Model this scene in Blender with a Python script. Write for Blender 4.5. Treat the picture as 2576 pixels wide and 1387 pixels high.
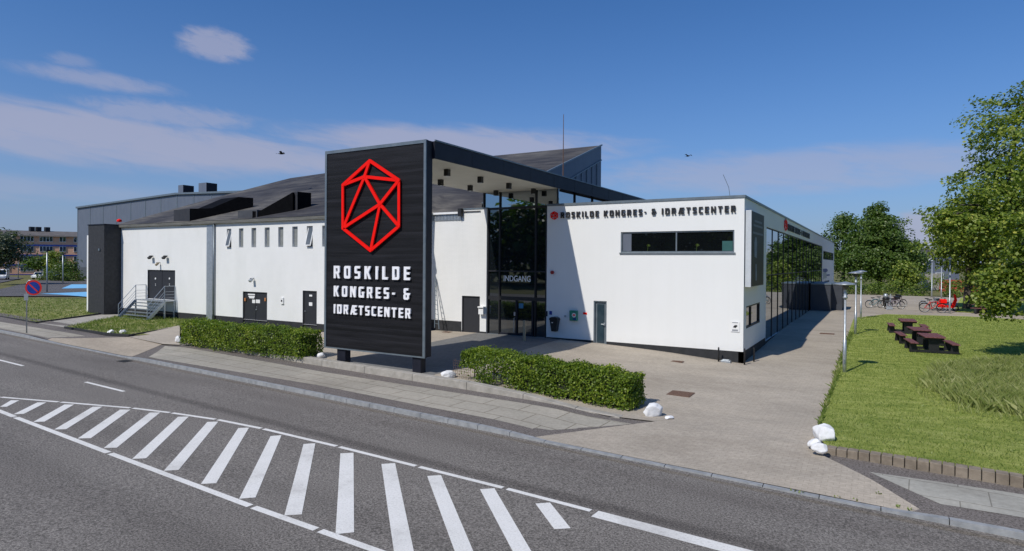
import bpy, bmesh, math, random
import numpy as np
from mathutils import Vector, Matrix
random.seed(7); RNG = np.random.default_rng(11)
for o in list(bpy.data.objects): bpy.data.objects.remove(o)
SC = bpy.context.scene; COL = SC.collection
# ------------------------------------------------------------------ camera
F_, CX, CY = 1549.33, 1287.5, 668.825          # lens in units of a 2575 px wide picture
PITCH, ROLL, YAW = .0055, .0074, -.5343
CAM = np.array([4.893, -27.786, 4.8])
_fw = np.array([math.sin(YAW)*math.cos(PITCH), math.cos(YAW)*math.cos(PITCH), -math.sin(PITCH)])
_r = np.array([math.cos(YAW), -math.sin(YAW), 0]); _u = np.cross(_r, _fw)
_r2 = _r*math.cos(ROLL)+_u*math.sin(ROLL); _u2 = -_r*math.sin(ROLL)+_u*math.cos(ROLL)
cd = bpy.data.cameras.new('camera'); cam = bpy.data.objects.new('camera', cd); COL.objects.link(cam)
cam.matrix_world = Matrix(((_r2[0], _u2[0], -_fw[0], CAM[0]), (_r2[1], _u2[1], -_fw[1], CAM[1]), (_r2[2], _u2[2], -_fw[2], CAM[2]), (0, 0, 0, 1)))
cd.sensor_width = 36; cd.lens = 36*F_/2575; cd.shift_y = (CY-693.5)/2575; cd.clip_end = 6000; cd.clip_start = .1
SC.camera = cam
SC.render.resolution_x = 1024; SC.render.resolution_y = 551
SC.view_settings.view_transform = 'Standard'; SC.view_settings.look = 'None'
SC.view_settings.exposure = 0.0; SC.view_settings.gamma = 1.0
# ------------------------------------------------------------------ measuring helpers (picture point -> place in the world)
def ray(x, y): return _fw*F_+_r2*(x-CX)+_u2*(CY-y)
def onX(x, y, X): d = ray(x, y); return CAM+d*((X-CAM[0])/d[0])
def onY(x, y, Y): d = ray(x, y); return CAM+d*((Y-CAM[1])/d[1])
def atD(x, y, D): d = ray(x, y); return CAM+d*(D/F_)
# ------------------------------------------------------------------ sun and sky
SUN = Vector((.225, .90, -1.0)).normalized()     # direction the light travels
el = math.asin(-SUN.z)
sl = bpy.data.lights.new('sun', 'SUN'); sl.energy = 3.7; sl.angle = math.radians(.53); sl.color = (1, .95, .875)
so = bpy.data.objects.new('sun', sl); COL.objects.link(so); so.rotation_euler = SUN.to_track_quat('-Z', 'Y').to_euler(); so.location = (-20, -60, 60)
W = bpy.data.worlds.new('World'); SC.world = W; W.use_nodes = True
nt = W.node_tree; N = nt.nodes; LK = nt.links; N.clear()
out = N.new('ShaderNodeOutputWorld'); bg = N.new('ShaderNodeBackground'); bg.inputs['Strength'].default_value = .09
sky = N.new('ShaderNodeTexSky'); sky.sky_type = 'NISHITA'; sky.sun_disc = False; sky.sun_elevation = el
sky.sun_rotation = math.atan2(-SUN.x, -SUN.y); sky.air_density = 1.0; sky.dust_density = .2; sky.ozone_density = 5.0; sky.altitude = 0
def _m(op, a, b=None, c=None):
    n = N.new('ShaderNodeMath'); n.operation = op
    for i, v in enumerate((a, b, c)):
        if v is None: continue
        if isinstance(v, (int, float)): n.inputs[i].default_value = v
        else: LK.new(v, n.inputs[i])
    return n.outputs[0]
tc = N.new('ShaderNodeTexCoord'); sp = N.new('ShaderNodeSeparateXYZ'); LK.new(tc.outputs['Generated'], sp.inputs[0])
az = _m('ARCTAN2', sp.outputs[0], sp.outputs[1]); elv = _m('ARCSINE', sp.outputs[2])
def dirae(x, y):
    d = ray(x, y); d = d/np.linalg.norm(d); return math.atan2(d[0], d[1]), math.asin(d[2])
cmb = N.new('ShaderNodeCombineXYZ'); LK.new(_m('MULTIPLY', az, 9.0), cmb.inputs[0]); LK.new(_m('ADD', _m('MULTIPLY', elv, 42.0), _m('MULTIPLY', az, 5.5)), cmb.inputs[1])
ns = N.new('ShaderNodeTexNoise'); ns.inputs['Scale'].default_value = 1.0; ns.inputs['Detail'].default_value = 9; ns.inputs['Roughness'].default_value = .62; ns.inputs['Distortion'].default_value = .35
LK.new(cmb.outputs[0], ns.inputs['Vector'])
cmb2 = N.new('ShaderNodeCombineXYZ'); LK.new(_m('MULTIPLY', az, 30.0), cmb2.inputs[0]); LK.new(_m('ADD', _m('MULTIPLY', elv, 75.0), _m('MULTIPLY', az, 12.0)), cmb2.inputs[1])
ns2 = N.new('ShaderNodeTexNoise'); ns2.inputs['Scale'].default_value = 1.0; ns2.inputs['Detail'].default_value = 10; ns2.inputs['Roughness'].default_value = .66; ns2.inputs['Distortion'].default_value = .4
LK.new(cmb2.outputs[0], ns2.inputs['Vector'])
def blob(px, py, wx, wy, amp, noise, lo, hi, tilt=0.0):
    a0, e0 = dirae(px, py); sa = wx/F_; se = wy/F_
    da = _m('SUBTRACT', az, a0); de = _m('SUBTRACT', elv, e0)
    if tilt: de = _m('ADD', de, _m('MULTIPLY', da, tilt))
    q = _m('ADD', _m('POWER', _m('DIVIDE', da, sa), 2.0), _m('POWER', _m('DIVIDE', de, se), 2.0))
    g = _m('EXPONENT', _m('MULTIPLY', q, -1.0))
    mr = N.new('ShaderNodeMapRange'); mr.interpolation_type = 'SMOOTHSTEP'
    LK.new(_m('MULTIPLY', _m('ADD', noise, .35), g), mr.inputs[0])
    mr.inputs[1].default_value = lo; mr.inputs[2].default_value = hi; mr.inputs[3].default_value = 0; mr.inputs[4].default_value = amp
    return mr.outputs[0]
cl = blob(541, 112, 98, 44, .62, ns2.outputs[0], .34, .72)
for a in ((245, 201, 185, 24, .5, ns2.outputs[0], .32, .85, .02), (-50, 318, 760, 66, .62, ns.outputs[0], .32, .8, .06), (330, 350, 900, 62, .72, ns.outputs[0], .34, .76, .05), (420, 290, 240, 36, .5, ns2.outputs[0], .34, .8, 0),
          (1150, 365, 560, 58, .72, ns.outputs[0], .33, .75, .02), (2330, 580, 80, 52, .7, ns2.outputs[0], .3, .6, 0), (0, 470, 420, 40, .3, ns.outputs[0], .4, .9, 0),
          (2000, 430, 700, 70, .5, ns.outputs[0], .38, .8, 0), (175, 152, 60, 20, .3, ns2.outputs[0], .36, .85, 0)):
    cl = _m('MAXIMUM', cl, blob(*a))
# photograph-like saturation of the clear sky
hs = N.new('ShaderNodeHueSaturation'); hs.inputs['Saturation'].default_value = 1.05; hs.inputs['Value'].default_value = 1.0
tint = N.new('ShaderNodeMix'); tint.data_type = 'RGBA'; tint.blend_type = 'MULTIPLY'; tint.inputs[0].default_value = 1; LK.new(sky.outputs[0], tint.inputs[6]); tint.inputs[7].default_value = (.58, .90, 1.22, 1)
LK.new(tint.outputs[2], hs.inputs['Color'])
hz = N.new('ShaderNodeMix'); hz.data_type = 'RGBA'; LK.new(_m('MULTIPLY', _m('EXPONENT', _m('MULTIPLY', _m('MAXIMUM', elv, 0.0), -6.6)), .97), hz.inputs[0]); LK.new(hs.outputs[0], hz.inputs[6]); hz.inputs[7].default_value = (3.1, 3.6, 5.3, 1)
mx = N.new('ShaderNodeMix'); mx.data_type = 'RGBA'; LK.new(cl, mx.inputs[0]); LK.new(hz.outputs[2], mx.inputs[6]); mx.inputs[7].default_value = (4.5, 4.6, 6.0, 1)
LK.new(mx.outputs[2], bg.inputs['Color']); LK.new(bg.outputs[0], out.inputs[0])
# ------------------------------------------------------------------ object helpers
def tag(o, label=None, cat=None, group=None, kind=None):
    if label: o['label'] = label
    if cat: o['category'] = cat
    if group: o['group'] = group
    if kind: o['kind'] = kind
    return o
def empty(name, loc, label, cat, group=None):
    o = bpy.data.objects.new(name, None); COL.objects.link(o); o.location = loc; o.empty_display_size = .2
    return tag(o, label, cat, group)
def adopt(o, parent):
    o.parent = parent
    if parent.parent is None: o.matrix_parent_inverse = Matrix.Translation(parent.location).inverted()
    return o
class MB:
    def __init__(s): s.v = []; s.f = []
    def add(s, vs, fs):
        k = len(s.v); s.v += [tuple(float(c) for c in v) for v in vs]; s.f += [tuple(i+k for i in f) for f in fs]; return s
    def quad(s, a, b, c, d): return s.add([a, b, c, d], [(0, 1, 2, 3)])
    def box(s, x0, x1, y0, y1, z0, z1):
        x0, x1 = min(x0, x1), max(x0, x1); y0, y1 = min(y0, y1), max(y0, y1); z0, z1 = min(z0, z1), max(z0, z1)
        return s.add([(x0, y0, z0), (x1, y0, z0), (x1, y1, z0), (x0, y1, z0), (x0, y0, z1), (x1, y0, z1), (x1, y1, z1), (x0, y1, z1)],
                     [(0, 3, 2, 1), (4, 5, 6, 7), (0, 1, 5, 4), (1, 2, 6, 5), (2, 3, 7, 6), (3, 0, 4, 7)])
    def obox(s, c, ax, ay, az_, hx, hy, hz):
        c, ax, ay, az_ = Vector(c), Vector(ax).normalized(), Vector(ay).normalized(), Vector(az_).normalized()
        vs = [c+ax*(i*hx)+ay*(j*hy)+az_*(k*hz) for k in (-1, 1) for (i, j) in ((-1, -1), (1, -1), (1, 1), (-1, 1))]
        return s.add(vs, [(0, 3, 2, 1), (4, 5, 6, 7), (0, 1, 5, 4), (1, 2, 6, 5), (2, 3, 7, 6), (3, 0, 4, 7)])
    def beam(s, a, b, w, h, up=(0, 0, 1)):
        a, b = Vector(a), Vector(b); d = (b-a); L = d.length
        if L < 1e-6: return s
        d.normalize(); u = Vector(up); sd = d.cross(u)
        if sd.length < 1e-4: sd = d.cross(Vector((1, 0, 0)))
        sd.normalize(); u = sd.cross(d)
        return s.obox((a+b)/2, d, sd, u, L/2, w/2, h/2)
    def tube(s, pts, r, n=8, cap=True):
        pts = [Vector(p) for p in pts]; rs = r if isinstance(r, (list, tuple)) else [r]*len(pts); rings = []; k0 = len(s.v)
        prev = None
        for i, p in enumerate(pts):
            d = (pts[min(i+1, len(pts)-1)]-pts[max(i-1, 0)])
            if d.length < 1e-9: d = Vector((0, 0, 1))
            d.normalize()
            a = prev if prev is not None else (Vector((1, 0, 0)) if abs(d.x) < .9 else Vector((0, 1, 0)))
            a = (a-d*a.dot(d)).normalized(); b = d.cross(a); prev = a
            for j in range(n):
                t = 2*math.pi*j/n; s.v.append(tuple(p+(a*math.cos(t)+b*math.sin(t))*rs[i]))
        m = len(pts)
        for i in range(m-1):
            for j in range(n):
                s.f.append((k0+i*n+j, k0+i*n+(j+1) % n, k0+(i+1)*n+(j+1) % n, k0+(i+1)*n+j))
        if cap: s.f.append(tuple(k0+j for j in reversed(range(n)))); s.f.append(tuple(k0+(m-1)*n+j for j in range(n)))
        return s
    def lathe(s, c, prof, n=20):
        k0 = len(s.v); c = Vector(c)
        for (r, z) in prof:
            for j in range(n):
                t = 2*math.pi*j/n; s.v.append((c.x+r*math.cos(t), c.y+r*math.sin(t), c.z+z))
        for i in range(len(prof)-1):
            for j in range(n): s.f.append((k0+i*n+j, k0+i*n+(j+1) % n, k0+(i+1)*n+(j+1) % n, k0+(i+1)*n+j))
        s.f.append(tuple(k0+j for j in reversed(range(n)))); s.f.append(tuple(k0+(len(prof)-1)*n+j for j in range(n)))
        return s
    def torus(s, c, R, r, axis, n=24, m=6):
        c = Vector(c); ax = Vector(axis).normalized(); a = ax.orthogonal().normalized(); b = ax.cross(a); k0 = len(s.v)
        for i in range(n):
            t = 2*math.pi*i/n; d = a*math.cos(t)+b*math.sin(t)
            for j in range(m):
                u = 2*math.pi*j/m; s.v.append(tuple(c+d*(R+r*math.cos(u))+ax*(r*math.sin(u))))
        for i in range(n):
            for j in range(m):
                s.f.append((k0+i*m+j, k0+((i+1) % n)*m+j, k0+((i+1) % n)*m+(j+1) % m, k0+i*m+(j+1) % m))
        return s
    def disc(s, c, r, axis, th, n=28):
        c = Vector(c); ax = Vector(axis).normalized(); return s.tube([c-ax*th/2, c+ax*th/2], r, n)
    def prism(s, poly, d):
        "closed polygon of 3-D points, pushed along d"
        n = len(poly); d = Vector(d); P0 = [Vector(p) for p in poly]; P1 = [p+d for p in P0]
        return s.add(P0+P1, [tuple(range(n)), tuple(reversed(range(n, 2*n)))]+[(i, n+i, n+(i+1) % n, (i+1) % n) for i in range(n)])
    def build(s, name, mat, parent=None, smooth=False, bevel=0, fix=True):
        me = bpy.data.meshes.new(name); me.from_pydata(s.v, [], s.f); me.update()
        if fix:
            bm = bmesh.new(); bm.from_mesh(me); bmesh.ops.recalc_face_normals(bm, faces=bm.faces); bm.to_mesh(me); bm.free()
        return link(name, me, mat, parent, smooth, bevel)
def link(name, me, mat, parent=None, smooth=False, bevel=0):
    o = bpy.data.objects.new(name, me); COL.objects.link(o)
    if mat: me.materials.append(mat)
    if smooth: me.polygons.foreach_set('use_smooth', [True]*len(me.polygons))
    if bevel:
        b = o.modifiers.new('bevel', 'BEVEL'); b.width = bevel; b.segments = 2; b.limit_method = 'ANGLE'
    if parent: adopt(o, parent)
    return o
def kids(o): return [c for c in bpy.data.objects if c.parent is o]
def copy_tree(o, parent=None):
    c = o.copy(); COL.objects.link(c)
    if parent: c.parent = parent
    for k in kids(o): copy_tree(k, c)
    return c
def polymesh(name, V, Fc, mat, parent=None, smooth=False):
    "fast numpy mesh; Fc is (n,4) or (n,3)"
    me = bpy.data.meshes.new(name); nv = len(V); nf, k = Fc.shape
    me.vertices.add(nv); me.vertices.foreach_set('co', V.astype(np.float32).ravel())
    me.loops.add(nf*k); me.loops.foreach_set('vertex_index', Fc.astype(np.int32).ravel())
    me.polygons.add(nf); me.polygons.foreach_set('loop_start', np.arange(0, nf*k, k, dtype=np.int32)); me.polygons.foreach_set('loop_total', np.full(nf, k, np.int32))
    me.update(calc_edges=True); me.validate()
    return link(name, me, mat, parent, smooth)
def split_loose(o, name):
    "every connected piece of a part becomes a part of its own"
    me = o.data; n = len(me.vertices); par = list(range(n))
    def find(a):
        while par[a] != a: par[a] = par[par[a]]; a = par[a]
        return a
    for e in me.edges:
        a, b = find(e.vertices[0]), find(e.vertices[1])
        if a != b: par[a] = b
    groups = {}
    for p in me.polygons: groups.setdefault(find(p.vertices[0]), []).append(p)
    if len(groups) < 2: o.name = name; return
    for g in groups.values():
        ids = sorted({v for p in g for v in p.vertices}); mp = {v: i for i, v in enumerate(ids)}
        m2 = bpy.data.meshes.new(name); m2.from_pydata([me.vertices[v].co[:] for v in ids], [], [tuple(mp[v] for v in p.vertices) for p in g]); m2.update()
        for mt in me.materials: m2.materials.append(mt)
        c = bpy.data.objects.new(name, m2); COL.objects.link(c); c.parent = o.parent; c.matrix_parent_inverse = o.matrix_parent_inverse.copy()
        for md in o.modifiers:
            b = c.modifiers.new('bevel', 'BEVEL'); b.width = md.width; b.segments = 2; b.limit_method = 'ANGLE'
    bpy.data.objects.remove(o)
# ------------------------------------------------------------------ materials
def nodes(name):
    m = bpy.data.materials.new(name); m.use_nodes = True; t = m.node_tree; t.nodes.clear()
    o = t.nodes.new('ShaderNodeOutputMaterial'); b = t.nodes.new('ShaderNodeBsdfPrincipled'); t.links.new(b.outputs[0], o.inputs[0])
    return m, t, b, o
def col(c): return (c[0], c[1], c[2], 1)
def noise(t, scale, detail=4, rough=.6, stretch=None, dist=0, coord='pos'):
    n = t.nodes.new('ShaderNodeTexNoise'); n.inputs['Scale'].default_value = scale; n.inputs['Detail'].default_value = detail; n.inputs['Roughness'].default_value = rough; n.inputs['Distortion'].default_value = dist
    if coord == 'pos': g = t.nodes.new('ShaderNodeNewGeometry'); src = g.outputs['Position']
    else: g = t.nodes.new('ShaderNodeTexCoord'); src = g.outputs['Object']
    if stretch:
        mp = t.nodes.new('ShaderNodeMapping'); mp.inputs['Scale'].default_value = stretch[:3]
        if len(stretch) > 3: mp.inputs['Rotation'].default_value = (0, 0, stretch[3])
        t.links.new(src, mp.inputs[0]); src = mp.outputs[0]
    t.links.new(src, n.inputs['Vector']); return n.outputs[0]
def ramp(t, fac, stops):
    r = t.nodes.new('ShaderNodeValToRGB'); e = r.color_ramp.elements
    e[0].position, e[0].color = stops[0][0], col(stops[0][1]); e[1].position, e[1].color = stops[-1][0], col(stops[-1][1])
    for p, c in stops[1:-1]: x = e.new(p); x.color = col(c)
    t.links.new(fac, r.inputs[0]); return r.outputs[0]
def mixc(t, fac, a, b, mode='MIX'):
    m = t.nodes.new('ShaderNodeMix'); m.data_type = 'RGBA'; m.blend_type = mode
    for i, v in ((0, fac), (6, a), (7, b)):
        if isinstance(v, (int, float)): m.inputs[i].default_value = v
        elif isinstance(v, tuple): m.inputs[i].default_value = col(v)
        else: t.links.new(v, m.inputs[i])
    return m.outputs[2]
def bump(t, b, h, strength=.3, dist=.02):
    n = t.nodes.new('ShaderNodeBump'); n.inputs['Strength'].default_value = strength; n.inputs['Distance'].default_value = dist
    t.links.new(h, n.inputs['Height']); t.links.new(n.outputs[0], b.inputs['Normal'])
def mk(name, c1, c2=None, scale=6, rough=.6, bs=0, metal=0, detail=5, stretch=None, lo=.35, hi=.65, spec=.5, coord='pos', bscale=None):
    m, t, b, o = nodes(name); b.inputs['Roughness'].default_value = rough; b.inputs['Metallic'].default_value = metal; b.inputs['Specular IOR Level'].default_value = spec
    c2 = c2 or tuple(min(1, x*1.12) for x in c1)
    n = noise(t, scale, detail, .6, stretch, 0, coord)
    t.links.new(ramp(t, n, [(lo, c1), (hi, c2)]), b.inputs['Base Color'])
    if bs:
        n2 = noise(t, bscale, 4, .6, stretch, 0, coord) if bscale else n
        bump(t, b, n2, bs)
    return m
MAT = {}
M = MAT
def render_wall():
    m, t, b, o = nodes('white_render'); b.inputs['Roughness'].default_value = .75
    n = noise(t, .6, 6, .6); n2 = noise(t, 1.0, 5, .65, (2.6, 2.6, .10)); n3 = noise(t, 60, 3, .6)
    c = ramp(t, n, [(.3, (.79, .795, .775)), (.7, (.81, .815, .795))]); c = mixc(t, 1.0, c, ramp(t, n2, [(.36, (.988, .988, .985)), (.55, (1, 1, 1))]), 'MULTIPLY')
    g = t.nodes.new('ShaderNodeNewGeometry'); sx = t.nodes.new('ShaderNodeSeparateXYZ'); t.links.new(g.outputs['Position'], sx.inputs[0])
    ad = t.nodes.new('ShaderNodeMath'); ad.operation = 'ADD'; t.links.new(sx.outputs[2], ad.inputs[0]); nm = t.nodes.new('ShaderNodeMath'); nm.operation = 'MULTIPLY'; nm.inputs[1].default_value = .7; t.links.new(noise(t, 3.5, 5, .7), nm.inputs[0]); t.links.new(nm.outputs[0], ad.inputs[1])
    c = mixc(t, 1.0, c, ramp(t, ad.outputs[0], [(0, (.90, .885, .86)), (1, (1, 1, 1))]) if False else c, 'MIX')
    mr = t.nodes.new('ShaderNodeMapRange'); mr.inputs[1].default_value = 1.25; mr.inputs[2].default_value = 1.75; mr.inputs[3].default_value = .93; mr.inputs[4].default_value = 1; t.links.new(ad.outputs[0], mr.inputs[0])
    cb = t.nodes.new('ShaderNodeCombineXYZ')
    for i in range(3): t.links.new(mr.outputs[0], cb.inputs[i])
    c = mixc(t, 1.0, c, cb.outputs[0], 'MULTIPLY'); t.links.new(c, b.inputs['Base Color']); bump(t, b, n3, .12); return m
M['white_render'] = render_wall()
def white_brick():
    m, t, b, o = nodes('white_painted_brick'); b.inputs['Roughness'].default_value = .7
    g = t.nodes.new('ShaderNodeNewGeometry'); sx = t.nodes.new('ShaderNodeSeparateXYZ'); t.links.new(g.outputs['Position'], sx.inputs[0])
    cx = t.nodes.new('ShaderNodeCombineXYZ'); a = t.nodes.new('ShaderNodeMath'); a.operation = 'ADD'; t.links.new(sx.outputs[0], a.inputs[0]); t.links.new(sx.outputs[1], a.inputs[1])
    t.links.new(a.outputs[0], cx.inputs[0]); t.links.new(sx.outputs[2], cx.inputs[1])
    br = t.nodes.new('ShaderNodeTexBrick'); t.links.new(cx.outputs[0], br.inputs[0]); br.inputs['Scale'].default_value = 1
    br.inputs['Brick Width'].default_value = .24; br.inputs['Row Height'].default_value = .068; br.inputs['Mortar Size'].default_value = .008; br.inputs['Mortar Smooth'].default_value = .6
    br.inputs['Color1'].default_value = (.80, .80, .78, 1); br.inputs['Color2'].default_value = (.76, .765, .745, 1); br.inputs['Mortar'].default_value = (.50, .51, .49, 1)
    n = noise(t, .9, 6, .6, (1, 1, .45)); c = mixc(t, .6, br.outputs[0], ramp(t, n, [(.3, (.73, .735, .71)), (.6, (.82, .82, .80))]))
    t.links.new(c, b.inputs['Base Color']); bump(t, b, br.outputs['Fac'], -.5, .01); return m
M['white_brick'] = white_brick()
M['plinth'] = mk('plinth_black', (.016, .017, .019), (.028, .029, .032), 3, .8, .3, bscale=40)
M['black_brick'] = mk('black_brick', (.02, .021, .024), (.035, .036, .04), 5, .7, .3, bscale=30)
M['dark_metal'] = mk('dark_metal', (.010, .012, .020), (.016, .018, .028), 2, .5, .05, 0, spec=.25)
M['grey_trim'] = mk('grey_trim', (.14, .175, .20), (.19, .225, .25), 3, .42, 0, .3)
M['galv'] = mk('galvanised_steel', (.36, .40, .43), (.50, .53, .56), 12, .42, .05, .6)
M['panel_grey'] = mk('panel_grey', (.13, .15, .19), (.155, .175, .215), 1.2, .5, 0, .2, stretch=(1, 1, .3))
M['black'] = mk('black_paint', (.010, .010, .012), (.018, .018, .02), 6, .5)
M['door_black'] = mk('door_black', (.018, .019, .023), (.028, .029, .034), 8, .55, .1, stretch=(8, 8, .6))
M['red'] = mk('sign_red', (.90, .008, .004), (.94, .010, .006), 3, .55, spec=.12)
M['letter_white'] = mk('letter_white', (.86, .86, .88), (.9, .9, .91), 3, .45)
M['white_paint'] = mk('white_paint', (.78, .78, .76), (.84, .84, .83), 5, .5)
M['soffit'] = mk('soffit_boards', (.64, .63, .56), (.70, .69, .62), .8, .7, .05)
M['wood_post'] = mk('weathered_post', (.30, .24, .15), (.46, .38, .26), 9, .8, .4, stretch=(6, 6, 1))
M['concrete'] = mk('concrete', (.30, .28, .24), (.42, .39, .34), 3.5, .85, .4, bscale=40)
M['granite'] = mk('granite_kerb', (.23, .24, .245), (.34, .35, .352), 5, .75, .4, bscale=60)
M['stone_white'] = mk('whitewashed_stone', (.70, .70, .69), (.86, .86, .85), 3.2, .8, .7, bscale=11)
M['rust'] = mk('rusty_iron', (.10, .055, .035), (.17, .10, .07), 20, .8, .3)
M['blue'] = mk('enamel_blue', (.008, .03, .22), (.012, .05, .30), 3, .4)
M['blue_paint'] = mk('parking_blue', (.16, .47, .78), (.24, .55, .83), 2, .7)
M['red_wood'] = mk('red_stained_wood', (.13, .045, .045), (.22, .085, .08), 7, .65, .25, stretch=(2, 9, 9))
M['plastic_black'] = mk('plastic_black', (.012, .012, .013), (.02, .02, .021), 5, .35)
M['rubber'] = mk('rubber', (.012, .012, .012), (.02, .02, .02), 10, .8)
M['green_box'] = mk('green_box', (.02, .20, .14), (.03, .26, .18), 4, .4)
M['skin_grey'] = mk('poster_grey', (.16, .19, .24), (.24, .28, .34), 5, .6)
def planks():
    m, t, b, o = nodes('charred_planks'); b.inputs['Roughness'].default_value = .6; b.inputs['Specular IOR Level'].default_value = .25
    n = noise(t, 1.0, 7, .6, (.5, .5, 9)); n2 = noise(t, 1.0, 3, .5, (3.2, 3.2, .01))
    g = t.nodes.new('ShaderNodeNewGeometry'); sx = t.nodes.new('ShaderNodeSeparateXYZ'); t.links.new(g.outputs['Position'], sx.inputs[0])
    mm = t.nodes.new('ShaderNodeMath'); mm.operation = 'MULTIPLY'; mm.inputs[1].default_value = 1/.115; t.links.new(sx.outputs[2], mm.inputs[0])
    fr = t.nodes.new('ShaderNodeMath'); fr.operation = 'FRACT'; t.links.new(mm.outputs[0], fr.inputs[0])
    fl = t.nodes.new('ShaderNodeMath'); fl.operation = 'FLOOR'; t.links.new(mm.outputs[0], fl.inputs[0])
    wn = t.nodes.new('ShaderNodeTexWhiteNoise'); wn.noise_dimensions = '1D'; t.links.new(fl.outputs[0], wn.inputs['W'])
    c = ramp(t, n, [(.3, (.004, .004, .005)), (.7, (.016, .016, .019))])
    c = mixc(t, .7, c, ramp(t, wn.outputs[0], [(0, (.35, .35, .36)), (1, (1.5, 1.5, 1.55))]), 'MULTIPLY')
    gap = ramp(t, fr.outputs[0], [(0, (.2, .2, .2)), (.07, (1, 1, 1))])
    t.links.new(mixc(t, 1.0, c, gap, 'MULTIPLY'), b.inputs['Base Color']); bump(t, b, gap, .6, .01); return m
M['planks'] = planks()
def roofing():
    m, t, b, o = nodes('roofing_felt'); b.inputs['Roughness'].default_value = .85; b.inputs['Specular IOR Level'].default_value = .25
    n = noise(t, 1.0, 7, .65, (.35, 1.1, 1)); n2 = noise(t, .16, 4, .55); n3 = noise(t, 1.2, 4, .6, (.5, 3.2, 3))
    n5 = noise(t, 1.0, 6, .75, (.5, 4.5, 4.5, .5)); n = mixc(t, .45, n, n5)
    c = ramp(t, n, [(.34, (.020, .020, .025)), (.5, (.046, .045, .050)), (.64, (.105, .098, .09))])
    c = mixc(t, ramp(t, n2, [(.45, (0, 0, 0)), (.68, (1, 1, 1))]), c, ramp(t, n3, [(.35, (.06, .058, .058)), (.7, (.20, .185, .16))]))
    t.links.new(c, b.inputs['Base Color'])
    w = t.nodes.new('ShaderNodeTexWave'); w.bands_direction = 'Y'; w.inputs['Scale'].default_value = .33; w.inputs['Distortion'].default_value = .6
    g = t.nodes.new('ShaderNodeNewGeometry'); t.links.new(g.outputs['Position'], w.inputs[0]); bump(t, b, w.outputs[0], .35, .03); return m
M['roofing'] = roofing()
def glass(name, base, gl, rough=.015):
    m, t, b, o = nodes(name); n = noise(t, 1.2, 3); t.links.new(ramp(t, n, [(.3, base), (.7, tuple(c*1.5 for c in base))]), b.inputs['Base Color'])
    b.inputs['Roughness'].default_value = rough; b.inputs['IOR'].default_value = 1.55
    g = t.nodes.new('ShaderNodeBsdfGlossy'); g.inputs['Roughness'].default_value = rough; g.inputs['Color'].default_value = (.80, .88, .95, 1)
    nz = noise(t, .35, 2); bp = t.nodes.new('ShaderNodeBump'); bp.inputs['Strength'].default_value = .04; bp.inputs['Distance'].default_value = .05; t.links.new(nz, bp.inputs['Height']); t.links.new(bp.outputs[0], g.inputs['Normal'])
    mx = t.nodes.new('ShaderNodeMixShader'); mx.inputs[0].default_value = gl; t.links.new(b.outputs[0], mx.inputs[1]); t.links.new(g.outputs[0], mx.inputs[2]); t.links.new(mx.outputs[0], o.inputs[0]); return m
M['glass'] = glass('dark_glass', (.006, .008, .011), .11)
M['glass_side'] = glass('side_glass', (.004, .005, .007), .34)
M['glass_sky'] = glass('clerestory_glass', (.006, .008, .012), .42)
M['glass_window'] = glass('window_glass', (.004, .005, .006), .05)
M['glass_far'] = glass('far_glass', (.02, .03, .06), .15)
def asphalt(name, c1, c2, road=False):
    m, t, b, o = nodes(name); b.inputs['Roughness'].default_value = .85; b.inputs['Specular IOR Level'].default_value = .3
    n = noise(t, 27, 3, .9); n2 = noise(t, .35, 5, .6, (.35, 1.6, 1, .0535) if road else None); n3 = noise(t, 90, 2, .7)
    c = ramp(t, n, [(.38, tuple(x*.45 for x in c1)), (.49, c1), (.62, tuple(x*1.12 for x in c2))])
    c = mixc(t, .8, c, ramp(t, n2, [(.3, (.80, .79, .79)), (.7, (1.12, 1.12, 1.12))]), 'MULTIPLY')
    c = mixc(t, .55, c, ramp(t, n3, [(.35, (.5, .5, .5)), (.65, (1.4, 1.4, 1.42))]), 'MULTIPLY')
    if road:
        g = t.nodes.new('ShaderNodeNewGeometry'); dp = t.nodes.new('ShaderNodeVectorMath'); dp.operation = 'DOT_PRODUCT'; dp.inputs[1].default_value = (.0536, .9986, 0); t.links.new(g.outputs['Position'], dp.inputs[0])
        nn = noise(t, .5, 4, .6)
        def band(at, w, k):
            nonlocal c
            a = t.nodes.new('ShaderNodeMath'); a.operation = 'SUBTRACT'; t.links.new(dp.outputs['Value'], a.inputs[0]); a.inputs[1].default_value = at
            ab = t.nodes.new('ShaderNodeMath'); ab.operation = 'ABSOLUTE'; t.links.new(a.outputs[0], ab.inputs[0])
            s = t.nodes.new('ShaderNodeMath'); s.operation = 'MULTIPLY'; s.inputs[1].default_value = .55*w; t.links.new(nn, s.inputs[0])
            d = t.nodes.new('ShaderNodeMath'); d.operation = 'ADD'; t.links.new(ab.outputs[0], d.inputs[0]); t.links.new(s.outputs[0], d.inputs[1])
            c = mixc(t, 1.0, c, ramp(t, d.outputs[0], [(w*.55, k), (w*1.3, (1, 1, 1))]), 'MULTIPLY')
        band(-17.35, .26, (.66, .65, .65)); band(-15.55, .5, (.88, .87, .87)); band(-14.85, .12, (.9, .85, .76)); band(-20.2, .45, (.9, .9, .9)); band(-22.2, .5, (.88, .88, .88))
    t.links.new(c, b.inputs['Base Color']); bump(t, b, n, .5, .01); return m
M['asphalt'] = asphalt('road_asphalt', (.175, .160, .140), (.29, .266, .235), True)
M['asphalt_dark'] = asphalt('pavement_asphalt', (.165, .145, .128), (.225, .20, .18))
M['asphalt_lot'] = asphalt('car_park_asphalt', (.11, .105, .105), (.18, .175, .175))
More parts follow.
